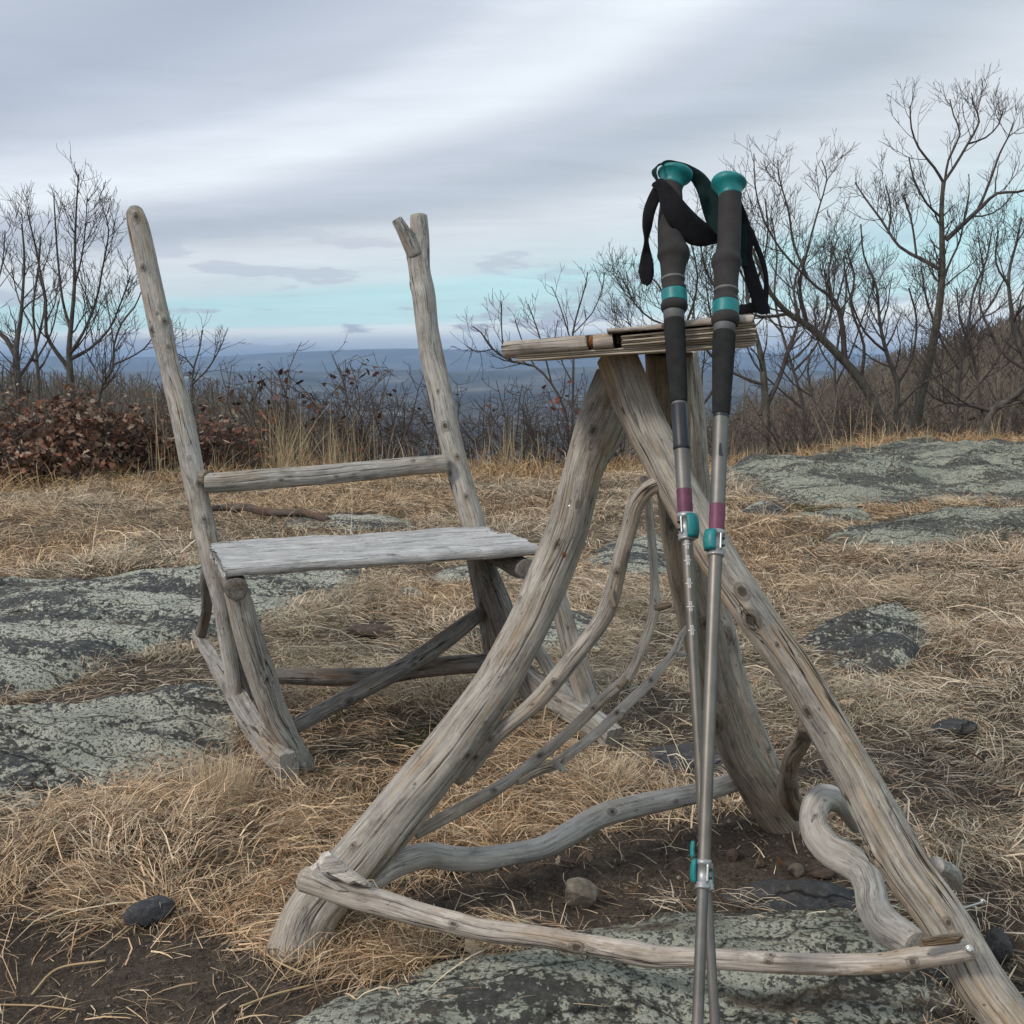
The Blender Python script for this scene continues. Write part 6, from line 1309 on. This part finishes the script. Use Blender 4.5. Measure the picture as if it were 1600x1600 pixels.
def litter():
    rg = np.random.default_rng(910); n = 150; d = 1.2 + 9 * rg.random(n) ** 1.3; x = d * np.tan((rg.random(n) * 2 - 1) * .5); k = d < crest(x); x, d = x[k], d[k]
    g = leafgeo(np.stack([x, d, zg(x, d) + .022], -1), rg, .035, np.array([(.42, .24, .13), (.30, .15, .08), (.45, .33, .22), (.20, .12, .08)]))
    tag(make_mesh('leaf_litter', *g[:3], g[3], False, M_LEAF), 'scattered small dead leaves on the straw and soil', 'leaf litter', None, 'stuff')
litter()

# woodland on the slopes beyond
def forest():
    rg = np.random.default_rng(901); N = 6600; az = np.concatenate([rg.uniform(.08, .60, 5000), rg.uniform(-.60, -.12, 1600)]); r = 75 + 185 * rg.random(N) ** .75
    x, y = r * np.sin(az), r * np.cos(az); z = zg(x, y); h = rg.uniform(4.5, 8.0, N) * np.where(r > 225, .8, 1)
    A = []; n = 3
    def add(p, q, r0, r1, bend):
        t_ = np.linspace(0, 1, n)[None, :, None]; mid = p[:, None] * (1 - t_) + q[:, None] * t_ + bend[:, None] * (t_ * (1 - t_)); rr = (r0[:, None] * (1 - t_[..., 0]) + r1[:, None] * t_[..., 0]); A.append(np.concatenate([mid, rr[..., None]], -1))
    base = np.stack([x, y, z - .3], -1); top = base + np.stack([rg.normal(0, .6, N), rg.normal(0, .6, N), h], -1); wd = .03 + r * .00035
    add(base, top, wd * 2.2, wd * .6, rg.normal(0, .8, (N, 3)))
    for k in range(7):
        f = rg.uniform(.25, .9, N)[:, None]; p = base + (top - base) * f; a = rg.uniform(0, 6.3, N); l = (1 - f[:, 0] * .7) * h * rg.uniform(.25, .5, N)
        q = p + np.stack([np.cos(a) * l * .7, np.sin(a) * l * .7, l * rg.uniform(.5, 1.1, N)], -1); add(p, q, wd * .9, wd * .45, rg.normal(0, .4, (N, 3)))
    P_ = np.concatenate(A); pl = Plant(1); p = P_[..., :3]; rr = P_[..., 3]; T = np.gradient(p, axis=1); T /= np.linalg.norm(T, axis=2)[..., None]; Nn = np.cross(T, [.3, .9, .28]); Nn /= np.linalg.norm(Nn, axis=2)[..., None]; B = np.cross(T, Nn); th = np.array([0, 2.1, 4.2])
    V = p[:, :, None] + rr[:, :, None, None] * (np.cos(th)[None, None, :, None] * Nn[:, :, None] + np.sin(th)[None, None, :, None] * B[:, :, None])
    idx = np.arange(V.shape[0] * n * 3).reshape(-1, n, 3); nx = np.roll(idx, -1, 2)
    o = make_mesh('woodland', V.reshape(-1, 3), np.stack([idx[:, :-1], nx[:, :-1], nx[:, 1:], idx[:, 1:]], -1).reshape(-1, 4), None, None, True, M_FOREST)
    tag(o, 'brown leafless woodland covering the slopes beyond the hilltop', 'woodland', None, 'stuff'); NTRI[0] += len(idx) * 18
forest()
print('plant tris', NTRI[0])

# ------------------------------------------------------------------ haze
hz = bpy.data.meshes.new('haze'); bm = bmesh.new(); bmesh.ops.create_cube(bm, size=1)
for v in bm.verts: v.co = Vector((v.co.x * 62000, v.co.y * 62000, (-175 if v.co.z < 0 else 140)))
bm.to_mesh(hz); bm.free(); ho = bpy.data.objects.new('haze', hz); col.objects.link(ho)
m = bpy.data.materials.new('valley_haze'); m.use_nodes = True; t = NT(m.node_tree); t.n.remove(t.n['Principled BSDF'])
pv = t.add('ShaderNodeVolumePrincipled'); pv.inputs['Color'].default_value = (.50, .70, 1.0, 1); pv.inputs['Density'].default_value = 8.0e-5; pv.inputs['Anisotropy'].default_value = 0.0
t.l.new(pv.outputs[0], t.n['Material Output'].inputs['Volume']); hz.materials.append(m)
tag(ho, 'pale blue haze over the distant valley and ridges', None, None, 'stuff')
tot = sum(sum(len(p.vertices) - 2 for p in o.data.polygons) if len(o.data.polygons) < 5000 else len(o.data.loops) - 2 * len(o.data.polygons) for o in bpy.data.objects if o.type == 'MESH')
print('total tris', tot)
